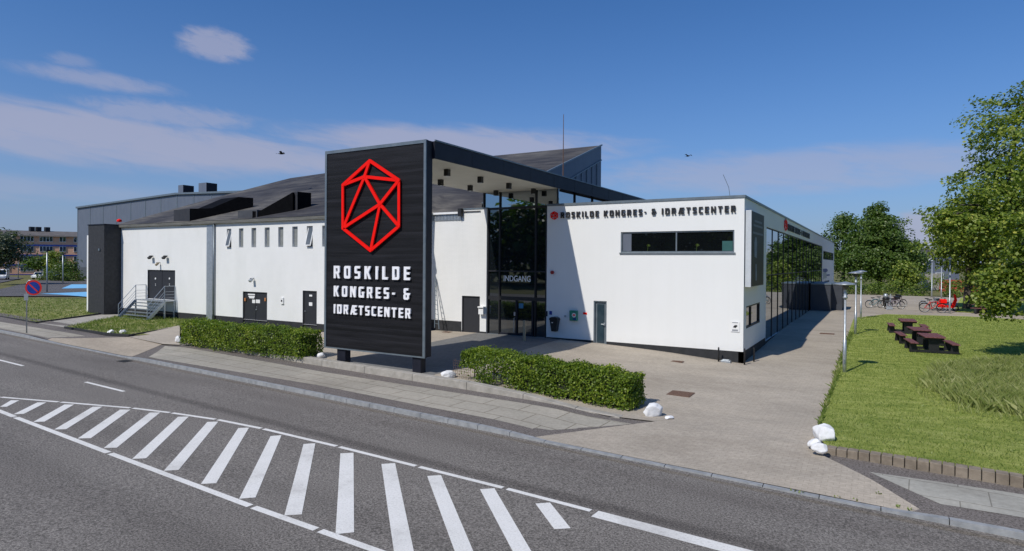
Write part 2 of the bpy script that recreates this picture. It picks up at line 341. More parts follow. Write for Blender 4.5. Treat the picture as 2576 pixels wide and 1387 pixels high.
def paver(name, c1, c2, mort, w, h, off=.5, rot=0.0, weeds=0.0, ms=.006):
    m, t, b, o = nodes(name); b.inputs['Roughness'].default_value = .85; b.inputs['Specular IOR Level'].default_value = .3
    g = t.nodes.new('ShaderNodeNewGeometry'); mp = t.nodes.new('ShaderNodeMapping'); mp.inputs['Rotation'].default_value = (0, 0, rot); t.links.new(g.outputs['Position'], mp.inputs[0])
    br = t.nodes.new('ShaderNodeTexBrick'); t.links.new(mp.outputs[0], br.inputs[0]); br.inputs['Scale'].default_value = 1; br.offset = off
    br.inputs['Brick Width'].default_value = w; br.inputs['Row Height'].default_value = h; br.inputs['Mortar Size'].default_value = ms; br.inputs['Mortar Smooth'].default_value = .3
    br.inputs['Color1'].default_value = col(c1); br.inputs['Color2'].default_value = col(c2); br.inputs['Mortar'].default_value = col(mort)
    n = noise(t, .45, 6, .6); n2 = noise(t, 9, 4, .7)
    c = mixc(t, .8, br.outputs[0], ramp(t, n, [(.3, (.86, .85, .83)), (.7, (1.08, 1.07, 1.05))]), 'MULTIPLY')
    c = mixc(t, 1.0, c, ramp(t, noise(t, .13, 6, .62, (1, 2.2, 1), 1.2), [(.36, (.87, .86, .85)), (.5, (1, 1, 1)), (.64, (1.09, 1.08, 1.07))]), 'MULTIPLY'); c = mixc(t, 1.0, c, ramp(t, noise(t, 2.3, 4, .8), [(.24, (.72, .71, .69)), (.31, (1, 1, 1))]), 'MULTIPLY')
    c = mixc(t, .7, c, ramp(t, n2, [(.3, (.78, .78, .78)), (.7, (1.18, 1.18, 1.18))]), 'MULTIPLY')
    t.links.new(c, b.inputs['Base Color']); bump(t, b, br.outputs['Fac'], -.4, .006); return m
M['paver'] = paver('clay_pavers', (.435, .385, .315), (.40, .353, .29), (.325, .285, .23), .21, .105)
M['paver_red'] = paver('driveway_pavers', (.45, .385, .305), (.40, .345, .27), (.31, .26, .20), .21, .105, .5, .06)
M['paver_grey'] = paver('grey_pavers', (.195, .195, .19), (.175, .175, .17), (.12, .12, .115), .3, .3)
M['slabs'] = paver('concrete_slabs', (.40, .37, .31), (.365, .34, .285), (.19, .17, .13), 1.25, .80, .5, .058, ms=.018)
M['slabs_right'] = paver('concrete_slabs_right', (.37, .36, .315), (.345, .335, .295), (.205, .195, .165), 1.25, .80, .37, .058, ms=.012)
def turf(name, stops, scale=1.2, fine=55):
    m, t, b, o = nodes(name); b.inputs['Roughness'].default_value = .9; b.inputs['Specular IOR Level'].default_value = .15
    n = noise(t, scale, 7, .68, (1, 1.9, 1)); n2 = noise(t, fine, 3, .8); n3 = noise(t, .18, 4, .5)
    c = ramp(t, n, stops); c = mixc(t, .75, c, ramp(t, n2, [(.34, (.35, .38, .3)), (.66, (1.7, 1.6, 1.6))]), 'MULTIPLY'); c = mixc(t, .6, c, ramp(t, n3, [(.35, (.85, .88, .8)), (.65, (1.15, 1.1, 1.05))]), 'MULTIPLY')
    t.links.new(c, b.inputs['Base Color']); bump(t, b, n2, .9, .05); return m
M['lawn'] = turf('lawn_turf', [(.3, (.20, .28, .055)), (.5, (.34, .405, .098)), (.7, (.49, .54, .175))])
M['verge'] = turf('verge_turf', [(.3, (.13, .18, .04)), (.5, (.22, .25, .08)), (.64, (.46, .40, .24))], 1.6, 30)
M['field'] = turf('far_field', [(.3, (.10, .11, .04)), (.7, (.20, .19, .09))], .2, 6)
def leafmat(name, stops, trans=.35):
    m, t, b, o = nodes(name); b.inputs['Roughness'].default_value = .45; b.inputs['Specular IOR Level'].default_value = .35
    g = t.nodes.new('ShaderNodeNewGeometry'); nz = noise(t, .9, 3, .6); k = t.nodes.new('ShaderNodeMath'); k.operation = 'MULTIPLY_ADD'; k.inputs[1].default_value = .9; t.links.new(nz, k.inputs[0]); k2 = t.nodes.new('ShaderNodeMath'); k2.operation = 'MULTIPLY_ADD'; k2.inputs[1].default_value = .62; k2.inputs[2].default_value = -.26; t.links.new(g.outputs['Random Per Island'], k2.inputs[0]); t.links.new(k2.outputs[0], k.inputs[2]); c = ramp(t, k.outputs[0], stops)
    t.links.new(c, b.inputs['Base Color']); tr = t.nodes.new('ShaderNodeBsdfTranslucent'); c2 = mixc(t, 1.0, c, (1.3, 1.5, .6), 'MULTIPLY'); t.links.new(c2, tr.inputs[0])
    mx = t.nodes.new('ShaderNodeMixShader'); mx.inputs[0].default_value = trans; t.links.new(b.outputs[0], mx.inputs[1]); t.links.new(tr.outputs[0], mx.inputs[2]); t.links.new(mx.outputs[0], o.inputs[0]); return m
M['leaf_hedge'] = leafmat('hedge_leaves', [(0, (.035, .07, .008)), (.45, (.115, .185, .018)), (.8, (.26, .33, .035)), (1, (.44, .42, .08))])
M['leaf_dark'] = leafmat('tree_leaves', [(0, (.038, .078, .013)), (.5, (.085, .145, .025)), (1, (.17, .23, .05))])
M['leaf_maple'] = leafmat('maple_leaves', [(0, (.055, .095, .014)), (.45, (.15, .215, .030)), (.8, (.33, .37, .07)), (1, (.66, .58, .11))])
M['leaf_shrub'] = leafmat('shrub_leaves', [(0, (.035, .06, .012)), (.6, (.08, .125, .024)), (1, (.16, .20, .045))])
M['leaf_silver'] = leafmat('willow_leaves', [(0, (.045, .068, .035)), (.6, (.09, .115, .07)), (1, (.22, .24, .18))])
M['blade'] = leafmat('grass_blades', [(0, (.09, .15, .028)), (.5, (.17, .23, .05)), (.82, (.30, .32, .11)), (1, (.58, .50, .30))], .3)
M['blade_tall'] = leafmat('tall_grass_blades', [(0, (.14, .19, .04)), (.5, (.28, .32, .10)), (.85, (.44, .45, .20)), (1, (.62, .58, .34))], .3)
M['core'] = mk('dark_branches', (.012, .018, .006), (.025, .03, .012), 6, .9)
M['bark'] = mk('bark', (.055, .045, .035), (.12, .10, .08), 7, .9, .8, stretch=(2, 2, .5))
# ------------------------------------------------------------------ terrain heights
zr = lambda x: .42-.006*max(-160., min(60., x))            # carriageway
yk = lambda x: -14.66-.0537*x                               # kerb line
yw = lambda x: -11.63-.0613*x                               # foot of the retaining kerb
CP = np.array([(-60,-3,.65),(-44,-2.6,.62),(-35,-2.6,.62),(-25,-2.6,.62),(-17,-2.6,.84),(-16.6,0,.92),(-13,0,.97),(-9.5,0,.97),(-6.1,0,.89),(-2.7,0,.72),(0,0,.53),(0,6.3,.68),(4,6,.70),(0,12,.84),(0,30,.85),(4,0,.57),(4,12,.86),(4,25,.83),(-9,-10.2,.76),(-13.5,-10.4,.8),(-5,-6,.70),(0,-10.8,.50),(-2,-10.8,.53),(3,-8,.52),(5,-12,.68),(9,-12.5,.70),(9,-4,.66),(10,8,.75),(-19,-9.5,.77),(-24,-9.5,.74),(-32,-10,.78),(-42,-10,.80),(-60,-10,.85),(20,-10,.7),(30,30,.8),(-30,30,.7),(0,60,.8),(40,60,.8)], float)
_phi = lambda r: np.sqrt(r*r+4)
_n = len(CP); _A = np.zeros((_n+1, _n+1))
for i in range(_n): _A[i, :_n] = _phi(np.hypot(CP[:, 0]-CP[i, 0], CP[:, 1]-CP[i, 1]))
_A[:_n, _n] = 1; _A[_n, :_n] = 1
_W = np.linalg.solve(_A, np.r_[CP[:, 2], 0])
def F(x, y):
    z = float(_phi(np.hypot(CP[:, 0]-x, CP[:, 1]-y)) @ _W[:_n]+_W[_n])
    r = max(0, max(abs(x)-55, abs(y-20)-45)); k = math.exp(-r/15); return z*k+.75*(1-k)
def mouth(x):                                               # 1 where the kerb is dropped for the two drive-ins
    f = lambda a, b: max(0., min(1., (x-a)/1.5+.5))*max(0., min(1., (b-x)/1.5+.5))
    return max(f(-2.6, 5.6), f(-31.5, -22.4))
def zkerb(x): return zr(x)+.115-.085*mouth(x)
def zpav(x, y):
    t = max(0., min(1.3, (y-yk(x))/(yw(x)-yk(x)))); z = zkerb(x)*(1-t)+t*(zr(x)+.17)
    if -4 < x < 8: k = mouth(x); z = z*(1-k)+min(z, ztop(x, y)-.03)*k
    return z
def ztop(x, y):                                             # forecourt, running down to the kerb at the drive-ins
    if y >= yw(x): return F(x, y)
    t = max(0., min(1., (yw(x)-y)/(yw(x)-yk(x)))); return (1-t)*F(x, yw(x))+t*(zr(x)+.032)
def onS(x, y, zf):
    d = ray(x, y); d = d/np.linalg.norm(d); t = 3.
    g = lambda t: (CAM+t*d)[2]-zf(*(CAM+t*d)[:2])
    while g(t) > 0 and t < 900: t *= 1.02
    lo, hi = t/1.02, t
    for _ in range(30):
        m = (lo+hi)/2
        if g(m) > 0: lo = m
        else: hi = m
    return CAM+hi*d
onG = lambda x, y: onS(x, y, F)
onT = lambda x, y: onS(x, y, ztop)
onR = lambda x, y: onS(x, y, lambda a, b: zr(a))
onP = lambda x, y: onS(x, y, zpav)
def sheet(name, poly, zf, mat, cell=1.0, parent=None, lift=0.0, kind='structure'):
    bm = bmesh.new(); vs = [bm.verts.new((p[0], p[1], 0)) for p in poly]; bm.faces.new(vs); bmesh.ops.triangulate(bm, faces=bm.faces)
    xs = [p[0] for p in poly]; ys = [p[1] for p in poly]
    for ax, lo, hi in ((0, min(xs), max(xs)), (1, min(ys), max(ys))):
        v = math.floor(lo/cell)*cell+cell
        while v < hi:
            co = (v, 0, 0) if ax == 0 else (0, v, 0); no = (1, 0, 0) if ax == 0 else (0, 1, 0)
            bmesh.ops.bisect_plane(bm, geom=bm.verts[:]+bm.edges[:]+bm.faces[:], plane_co=co, plane_no=no, dist=1e-5)
            v += cell
    for v in bm.verts: v.co.z = zf(v.co.x, v.co.y)+lift
    for f in bm.faces:
        f.normal_update()
        if f.normal.z < 0: f.normal_flip()
    me = bpy.data.meshes.new(name); bm.to_mesh(me); bm.free()
    o = link(name, me, mat, parent)
    if kind and not parent: o['kind'] = kind
    return o
# ------------------------------------------------------------------ ground
def zall(x, y):
    if y < yk(x)+.3: return zr(x)
    if y < yw(x)+.3: return min(zpav(x, y), ztop(x, y))
    return F(x, y)
def zbase(x, y): return min(zall(x+a, y+b) for a in (-1.2, 0, 1.2) for b in (-1.2, 0, 1.2))-.07
gx = [-3500, -1500, -700, -400, -260]+list(range(-200, -62, 10))+list(range(-62, 40, 1))+list(range(40, 130, 10))+[200, 400, 900, 2000, 3500]
gy = [-1500, -600, -300, -160, -100, -60]+list(range(-44, 76, 1))+list(range(80, 260, 12))+[320, 600, 1500, 3500]
V = np.array([(x, y, zbase(x, y) if abs(x) < 220 else .60) for y in gy for x in gx]); nx = len(gx)
FC = np.array([(j*nx+i, j*nx+i+1, (j+1)*nx+i+1, (j+1)*nx+i) for j in range(len(gy)-1) for i in range(nx-1)])
polymesh('ground', V, FC, M['field'])['kind'] = 'structure'
xsr = [-160, -120, -90, -70]+list(range(-60, 34, 2))+[40, 60]
road = sheet('road', [(-160, yk(-160)), (60, yk(60)), (60, -48), (-160, -34)], lambda x, y: zr(x), M['asphalt'], 4.0)
pv = lambda xs, off: [(x, yk(x)+off) for x in xs]
# pavement strip of dark asphalt between kerb and retaining kerb
sheet('pavement', [(-120, yk(-120)+.14), (60, yk(60)+.14), (60, yw(60)+.2), (-120, yw(-120)+.2)], zpav, M['asphalt_dark'], 1.0)
PX = lambda pts, f: [tuple(f(*p)[:2]) for p in pts]
sheet('pavement_slabs', PX([(372.8, 899), (414.9, 871), (466, 875), (804.7, 934.7), (1200, 997), (1589.5, 1067), (1354.5, 1083.8), (1080, 1025), (804.7, 970.5)], onP), zpav, M['slabs'], 1.0, lift=.004)
sheet('pavement_slabs', PX([(2186, 1187.9), (2575, 1245), (2700, 1264), (2700, 1330), (2575, 1303), (2366, 1269)], onP), zpav, M['slabs_right'], 1.0, lift=.004)
sheet('pavement_slabs', PX([(-60, 797), (0, 810), (215, 846), (128, 849.5), (120, 851), (0, 827), (-60, 815)], onP), zpav, M['slabs'], 1.0, lift=.004)
# drive-in at the left
dl = PX([(120, 855.5), (130, 851), (325, 848.5), (410, 866), (332, 897.5)], onP)
sheet('driveway', dl, zpav, M['paver_red'], 1.0, lift=.008)
sheet('driveway', PX([(325, 848), (335, 845), (452, 824), (452, 868), (410, 866)], onG), lambda x, y: max(F(x, y), zpav(x, y)), M['paver'], 1.0, lift=.006)
# forecourt with the path along the side wall
ml = PX([(1648, 1063), (1341.9, 1100)], onP); mr = PX([(2341, 1294), (2190, 1212), (2042, 1139)], onP)
lawn_edge = [(2057, 1100), (2057, 1073), (2076, 1010), (2092.9, 968), (2107.5, 913.8), (2128.5, 859), (2145.3, 806), (2148, 802)]
le = PX(lawn_edge, onG)
fore = [(-24.2, yw(-24.2)+.1), (-12, yw(-12)+.1), (-3.2, yw(-3.2)+.1), (-1.6, yw(-1.6)-.05), (ml[0][0], ml[0][1]), (ml[1][0], yk(ml[1][0])+.14), (mr[0][0], yk(mr[0][0])+.14), mr[1], mr[2]]+le+PX([(2225, 797), (2226, 791)], onG)+PX([(2430, 796.5), (2580, 804.5), (2580, 796)], onG)+PX([(2398, 787), (2404, 765), (2415, 745)], onG)+[(18, 58), (12, 68), (0.02, 68), (.02, 0), (0, .02), (-17.2, .02), (-17.2, -2.58), (-24.2, -2.58)]
sheet('forecourt', fore, ztop, M['paver'], 1.0)
sheet('grey_paving', [(-13.75, -10.3), (-8.7, -10.3), (-8.68, -.02), (-13.7, -.02)], ztop, M['paver_grey'], 1.0, lift=.006)
# lawn and its kerb stones
lk = PX([(2076, 1128), (2356, 1174), (2575, 1204), (2760, 1228)], lambda x, y: onS(x, y, lambda a, b: F(a, b)+.02))
lawn_top = PX([(2226, 791.5), (2430, 797), (2575, 805)], onG)
lawn_poly = [(p[0], p[1]+.2) for p in lk[:4]]+[ (40, -15.5), (60, -10), (60, 40)]+[(40, lawn_top[2][1]-4)]+lawn_top[::-1]+le[::-1]
sheet('lawn', lawn_poly, F, M['lawn'], 1.0, lift=.03)
sheet('lawn', PX([(2402, 785.5), (2580, 794.5), (2900, 800)], onG)+[(70, 70), (22, 60)]+PX([(2416, 750), (2406, 768)], onG), F, M['lawn'], 2.0, lift=.02)
# car park and grass at the far left
lot = lambda x, y: F(x, y)
sheet('car_park', PX([(-80, 752), (0, 746), (222, 746), (222, 702), (100, 706), (0, 728), (-80, 742)], onG), lot, M['asphalt_lot'], 6.0, lift=.03)
sheet('car_park', PX([(-120, 722), (0, 712), (60, 700), (-20, 692), (-120, 690)], onG), lot, M['asphalt_lot'], 6.0, lift=.03)
sheet('parking_bay', PX([(155, 727), (180, 716.5), (218, 716.5), (218, 726)], onG), lot, M['blue_paint'], 3.0, lift=.05)
sheet('parking_bay', PX([(100, 740.5), (218, 735.5), (219, 748), (150, 742.5)], onG), lot, M['blue_paint'], 3.0, lift=.05)
# ------------------------------------------------------------------ road markings (parts of the road)
def stripe(name, pts, f=onR, lift=.006, world=False):
    P = pts if world else PX(pts, f)
    return sheet(name, P, lambda x, y: zr(x), M['marking'], 4.0, road, lift, None)
mm, tt, bb, oo = nodes('road_marking'); bb.inputs['Roughness'].default_value = .75
n1 = noise(tt, 30, 4, .75); n2 = noise(tt, 1.1, 5, .6); c_ = ramp(tt, n1, [(.27, (.30, .30, .29)), (.36, (.66, .645, .60)), (.5, (.77, .755, .71)), (.7, (.83, .815, .77))]); c_ = mixc(tt, .8, c_, ramp(tt, n2, [(.28, (.70, .69, .68)), (.44, (.93, .93, .92)), (.6, (1, 1, 1))]), 'MULTIPLY'); tt.links.new(c_, bb.inputs['Base Color']); M['marking'] = mm
Z7 = lambda x, y: (x/2.2533, 771.1+y/2.2533)          # reading grids of the enlarged prints
Z8 = lambda x, y: (804.7+x/2.3826, 804.7+y/2.3826)
hatch = [[(0, 570), (38, 570), (110, 533), (62, 533)], [(75, 613), (135, 610), (263, 545), (212, 545)], [(188, 656), (252, 654), (420, 557), (365, 557)], [(307, 699), (375, 697), (580, 569), (525, 570)],
         [(440, 750), (515, 748), (740, 586), (680, 586)], [(587, 804), (662, 802), (908, 602), (848, 603)], [(748, 866), (828, 862), (1070, 625), (1008, 627)], [(928, 933), (1012, 928), (1237, 654), (1175, 656)],
         [(1138, 1008), (1225, 1003), (1411, 688), (1350, 691)], [(1355, 1092), (1448, 1084), (1595, 731), (1533, 736)], [(1611, 1187), (1710, 1180), (1787, 777), (1720, 781)]]
for h in hatch: stripe('hatch_stripe', [Z7(*p) for p in h])
for h in ([(93, 1287), (204, 1275), (201, 798), (122, 802)], [(443, 1392), (563, 1392), (450, 860), (368, 866)], [(808, 1392), (920, 1392), (725, 932), (642, 938)], [(1156, 1392), (1268, 1392), (1045, 1011), (958, 1017)], [(1404, 1257), (1502, 1251), (1378, 1097), (1290, 1103)]):
    stripe('hatch_stripe', [Z8(*p) for p in h])
def lineseg(pts, w):
    for (a, b) in zip(pts[:-1], pts[1:]):
        A, B = onR(*a)[:2], onR(*b)[:2]; d = (B-A)/np.linalg.norm(B-A); n = np.array([-d[1], d[0]])*w/2; g = d*.05
        stripe('edge_line', [tuple(A+n+g), tuple(A-n+g), tuple(B-n-g), tuple(B+n-g)], world=True)
lineseg([(-90, 991), (0, 999.5), (150, 1012), (331, 1027)], .12)
lineseg([(331, 1027), (430, 1039), (545, 1056), (660, 1079)], .12); lineseg([(660, 1079), (850, 1124), (1050, 1174)], .12); lineseg([(1050, 1174), (1270, 1229), (1492, 1287)], .12)
lineseg([(-60, 1011), (38, 1050)], .14); lineseg([(38, 1050), (275, 1140.5)], .14); lineseg([(275, 1140.5), (633, 1275)], .14); lineseg([(633, 1275), (800, 1334), (1000, 1405)], .14)
A, B = onR(1496, 1293)[:2], onR(1940, 1410)[:2]; d = (B-A)/np.linalg.norm(B-A); n = np.array([-d[1], d[0]])*.15
stripe('lane_line', [tuple(A+n), tuple(A-n), tuple(B-n), tuple(B+n)], world=True)
for a, b in (((-70, 889), (58, 921)), ((215, 961.5), (312, 985.5))):
    A, B = onR(*a)[:2], onR(*b)[:2]; d = (B-A)/np.linalg.norm(B-A); n = np.array([-d[1], d[0]])*.06
    stripe('lane_line', [tuple(A+n), tuple(A-n), tuple(B-n), tuple(B+n)], world=True)
# ------------------------------------------------------------------ kerbs
kr = empty('kerb', (0, yk(0), zr(0)), 'long row of pale granite kerb stones along the road edge', 'kerb')
x = -62.
def kstone(x0, x1):
    mb = MB(); g = .008
    vs = []
    for X in (x0+g, x1-g):
        y0 = yk(X); y1 = y0+.13
        vs += [(X, y0-.01, zr(X)-.1), (X, y0, zkerb(X)), (X, y1, zkerb(X)+.002), (X, y1, zr(X)-.1)]
    mb.add(vs, [(0, 1, 5, 4), (1, 2, 6, 5), (2, 3, 7, 6), (0, 3, 2, 1), (4, 5, 6, 7)]); return mb
allk = MB(); kk = []
while x < 24:
    L = 1.0 if -34 < x < 12 else 4.0
    if -34 <= x < 12: kk.append((x, x+L))
    else:
        m = kstone(x, x+L); allk.add(m.v, m.f)
    x += L
for a, b in kk: kstone(a, b).build('kerb_stone', M['granite'], kr)
allk.build('far_kerb_stones', M['granite'], kr)
# retaining kerb of concrete under the hedges and the sign tower
rk = empty('retaining_kerb', (-12, yw(-12), zpav(-12, yw(-12))), 'low weathered concrete retaining kerb below hedges and sign tower', 'retaining wall')
xs = [-22.5, -20, -17.6, -15.4, -13.8, -11.4, -9.0, -6.6, -4.4, -2.6, -1.2]
for a, b in zip(xs[:-1], xs[1:]):
    vs = []
    for X in (a+.006, b-.006):
        y0 = yw(X); zt = max(F(X, y0+.2)+.035*min(1, max(.2, (-X-1)/2)), zpav(X, y0)+.02+.22*max(0, min(1, (-X-2.6)/3.2))*max(.3, min(1, (X+23)/5)))
        vs += [(X, y0-.02, zr(X)-.1), (X, y0, zt), (X, y0+.28, zt+.005), (X, y0+.28, zr(X)-.1)]
    MB().add(vs, [(0, 1, 5, 4), (1, 2, 6, 5), (2, 3, 7, 6), (0, 3, 2, 1), (4, 5, 6, 7)]).build('kerb_block', M['concrete'], rk, bevel=.015)
# lawn edge stones
M['edging'] = mk('tan_concrete', (.185, .15, .11), (.29, .24, .18), 4, .85, .4, bscale=40)
P0, P1 = np.array(lk[0]), np.array(lk[2]); le_root = empty('lawn_edging', (P0[0], P0[1], .6), 'row of upright concrete edging blocks along the front of the lawn', 'lawn edging')
L = np.linalg.norm(P1-P0); nst = 16
for i in range(nst+4):
    a = P0+(P1-P0)*(i/nst); b = P0+(P1-P0)*((i+1)/nst); d = (b-a)/np.linalg.norm(b-a); q = np.array([-d[1], d[0]]); a = a+d*.007; b = b-d*.007
    zt = F(*a)+.045; c0 = a-q*.02; c1 = b-q*.02; e0 = a+q*.24; e1 = b+q*.24
    MB().add([(*c0, zt-.5), (*c1, zt-.5), (*e1, zt-.5), (*e0, zt-.5), (*c0, zt), (*c1, zt), (*e1, zt), (*e0, zt)], [(0, 3, 2, 1), (4, 5, 6, 7), (0, 1, 5, 4), (1, 2, 6, 5), (2, 3, 7, 6), (3, 0, 4, 7)]).build('edging_block', M['edging'], le_root, bevel=.012)
# metal covers and drains
def cover(px, py, f, zf, w, d, label, mat='rust', name='manhole_cover'):
    p = f(px, py); z = zf(p[0], p[1]); r = MB(); r.box(p[0]-w/2, p[0]+w/2, p[1]-d/2, p[1]+d/2, z-.02, z+.014)
    for i in range(5): r.box(p[0]-w/2+.03, p[0]+w/2-.03, p[1]-d/2+(i+.35)*d/5, p[1]-d/2+(i+.65)*d/5, z+.014, z+.02)
    tag(r.build(name, M[mat]), label, 'drain cover')
cover(1703, 910, onG, F, .5, .32, 'small rusty drain cover on the paving in front of the white wall')
cover(1712, 991, onG, F, .75, .75, 'square dark brown manhole cover by the right hedge')
cover(2080, 840, onG, F, .75, .5, 'long rusty drain grate on the sunlit side path')
cover(314, 909, onR, lambda a, b: zr(a), .55, .4, 'dark drain grate in the road gutter', 'rubber')
cover(1125, 822+14, onG, F, .5, .35, 'rusty drain cover on the paving behind the sign tower')
# ------------------------------------------------------------------ buildings
SS = 3840/2575.
def cv(box, w):
    sc = w/(box[2]-box[0]); return lambda x, y: ((box[0]+x/sc)/SS, (box[1]+y/sc)/SS)
ZA = cv((0, 600, 960, 1300), 1902); ZB = cv((800, 600, 1760, 1300), 1902); ZC = cv((1600, 500, 2560, 1400), 1479); ZD = cv((2300, 700, 3260, 1400), 1902)
ZE = cv((2020, 740, 2800, 1000), 2576); ZF = cv((2780, 760, 3150, 1130), 1387); ZG = cv((1560, 1150, 2460, 1550), 2576); ZH = cv((1780, 1050, 2100, 1300), 1775)
ZR = cv((1560, 500, 2460, 800), 2576); ZI = cv((420, 640, 1240, 900), 2576); ZJ = cv((420, 960, 720, 1200), 1734); ZK = cv((840, 1040, 1260, 1300), 2241); ZL = cv((2700, 1070, 3200, 1400), 2102)
def holed(mb, O, U, u0, u1, v0, v1, holes, N_in, depth, top=None):
    "upright wall from O along U with openings; reveals go in along N_in"
    O, U, I = Vector(O), Vector(U).normalized(), Vector(N_in).normalized()
    us = sorted({u0, u1, *[c for h in holes for c in h[:2] if u0 < c < u1]}); vs = sorted({v0, v1, *[c for h in holes for c in h[2:4] if v0 < c < v1]})
    P = lambda u, v, k=0: O+U*u+Vector((0, 0, v))+I*k
    for a, b in zip(us[:-1], us[1:]):
        for c, d in zip(vs[:-1], vs[1:]):
            if any(h[0] <= (a+b)/2 <= h[1] and h[2] <= (c+d)/2 <= h[3] for h in holes): continue
            mb.quad(P(a, c), P(b, c), P(b, d), P(a, d))
    for (a, b, c, d) in holes:
        mb.quad(P(a, c), P(a, d), P(a, d, depth), P(a, c, depth)); mb.quad(P(b, c), P(b, c, depth), P(b, d, depth), P(b, d))
        mb.quad(P(a, d), P(b, d), P(b, d, depth), P(a, d, depth)); mb.quad(P(a, c), P(a, c, depth), P(b, c, depth), P(b, c))
    return mb
def frame(O, U, I, a, b, c, d, w, t, mat, parent, name='window_frame', mull=(), trans=(), off=0.0):
    "rectangular frame of bars; returns object"
    O, U, I = Vector(O), Vector(U).normalized(), Vector(I).normalized(); m = MB()
    def bar(ua, ub, va, vb, e=0.0):
        cc = O+U*((ua+ub)/2)+Vector((0, 0, (va+vb)/2))+I*(off+t/2+e); m.obox(cc, U, I, (0, 0, 1), abs(ub-ua)/2, t/2-e, abs(vb-va)/2)
    bar(a, a+w, c, d); bar(b-w, b, c, d); bar(a+w, b-w, d-w, d, .002); bar(a+w, b-w, c, c+w, .002)
    for k in mull: bar(k-w/2, k+w/2, c+w, d-w, .004)
    for k in trans: bar(a+w, b-w, k-w/2, k+w/2, .006)
    return m.build(name, mat, parent)
def pane(O, U, I, a, b, c, d, k, mat, parent, name='pane', th=.012):
    O, U, I = Vector(O), Vector(U).normalized(), Vector(I).normalized()
    return MB().obox(O+U*((a+b)/2)+Vector((0, 0, (c+d)/2))+I*(k+th/2), U, I, (0, 0, 1), (b-a)/2, th/2, (d-c)/2).build(name, mat, parent)
# ---- lettering drawn as closed outlines -----------------------------------
GL = {'I': (1.8, [[(0,0),(1.8,0),(1.8,7),(0,7)]]), 'L': (4, [[(0,0),(4,0),(4,1.5),(1.8,1.5),(1.8,7),(0,7)]]),
 'E': (4.2, [[(0,0),(4.2,0),(4.2,1.5),(1.8,1.5),(1.8,2.8),(3.9,2.8),(3.9,4.2),(1.8,4.2),(1.8,5.5),(4.2,5.5),(4.2,7),(0,7)]]),
 'T': (4.6, [[(1.4,0),(3.2,0),(3.2,5.5),(4.6,5.5),(4.6,7),(0,7),(0,5.5),(1.4,5.5)]]),
 'O': (4.9, [[(1,0),(3.9,0),(4.6,.3),(4.9,1),(4.9,6),(4.6,6.7),(3.9,7),(1,7),(.3,6.7),(0,6),(0,1),(.3,.3)], [(2.1,1.5),(2.8,1.5),(3.1,1.8),(3.1,5.2),(2.8,5.5),(2.1,5.5),(1.8,5.2),(1.8,1.8)]]),
 'D': (4.9, [[(0,0),(3.8,0),(4.6,.35),(4.9,1.1),(4.9,5.9),(4.6,6.65),(3.8,7),(0,7)], [(1.8,1.5),(2.8,1.5),(3.1,1.8),(3.1,5.2),(2.8,5.5),(1.8,5.5)]]),
 'C': (4.3, [[(1,0),(4.3,0),(4.3,1.5),(2.1,1.5),(1.8,1.8),(1.8,5.2),(2.1,5.5),(4.3,5.5),(4.3,7),(1,7),(.3,6.7),(0,6),(0,1),(.3,.3)]]),
 'G': (4.7, [[(1,0),(4.7,0),(4.7,3.9),(2.6,3.9),(2.6,2.5),(3,2.5),(3,1.5),(2.1,1.5),(1.8,1.8),(1.8,5.2),(2.1,5.5),(4.5,5.5),(4.5,7),(1,7),(.3,6.7),(0,6),(0,1),(.3,.3)]]),
 'S': (4.4, [[(.2,0),(3.4,0),(4.1,.3),(4.4,.9),(4.4,3.2),(4.1,3.9),(3.5,4.2),(1.8,4.2),(1.8,5.5),(4.2,5.5),(4.2,7),(.9,7),(.25,6.7),(0,6.1),(0,3.7),(.25,3.05),(.9,2.8),(2.6,2.8),(2.6,1.5),(.2,1.5)]]),
 'R': (5, [[(0,0),(1.8,0),(1.8,2.5),(2.2,2.5),(3.1,0),(5,0),(3.9,2.75),(4.5,3.1),(4.7,3.7),(4.7,6),(4.4,6.7),(3.7,7),(0,7)], [(1.8,3.9),(2.7,3.9),(2.95,4.1),(2.95,5.3),(2.7,5.5),(1.8,5.5)]]),
 'K': (5, [[(0,0),(1.8,0),(1.8,2.9),(3,0),(5,0),(3.2,3.7),(4.9,7),(2.95,7),(1.8,4.5),(1.8,7),(0,7)]]),
 'N': (5, [[(0,0),(1.7,0),(1.7,3.6),(3.3,0),(5,0),(5,7),(3.3,7),(3.3,3.4),(1.7,7),(0,7)]]),
 'Æ': (6.6, [[(0,0),(1.8,0),(2.2,1.4),(3,1.4),(3,0),(6.6,0),(6.6,1.5),(4.7,1.5),(4.7,2.8),(6.3,2.8),(6.3,4.2),(4.7,4.2),(4.7,5.5),(6.6,5.5),(6.6,7),(1.9,7)], [(2.55,2.8),(3,2.8),(3,5.2)]]),
 '&': (5.1, [[(1,7),(3.8,7),(3.8,5.5),(1.9,5.5),(1.9,4.2),(5.1,4.2),(5.1,2.8),(4.4,2.8),(4.4,.9),(3.5,0),(1,0),(.3,.3),(0,1),(0,2.9),(.6,3.5),(.1,4.1),(.1,6.1),(.35,6.75)], [(1.8,1.5),(2.7,1.5),(2.7,2.8),(1.8,2.8)]]),
 '-': (2.4, [[(0,2.7),(2.4,2.7),(2.4,4.1),(0,4.1)]])}
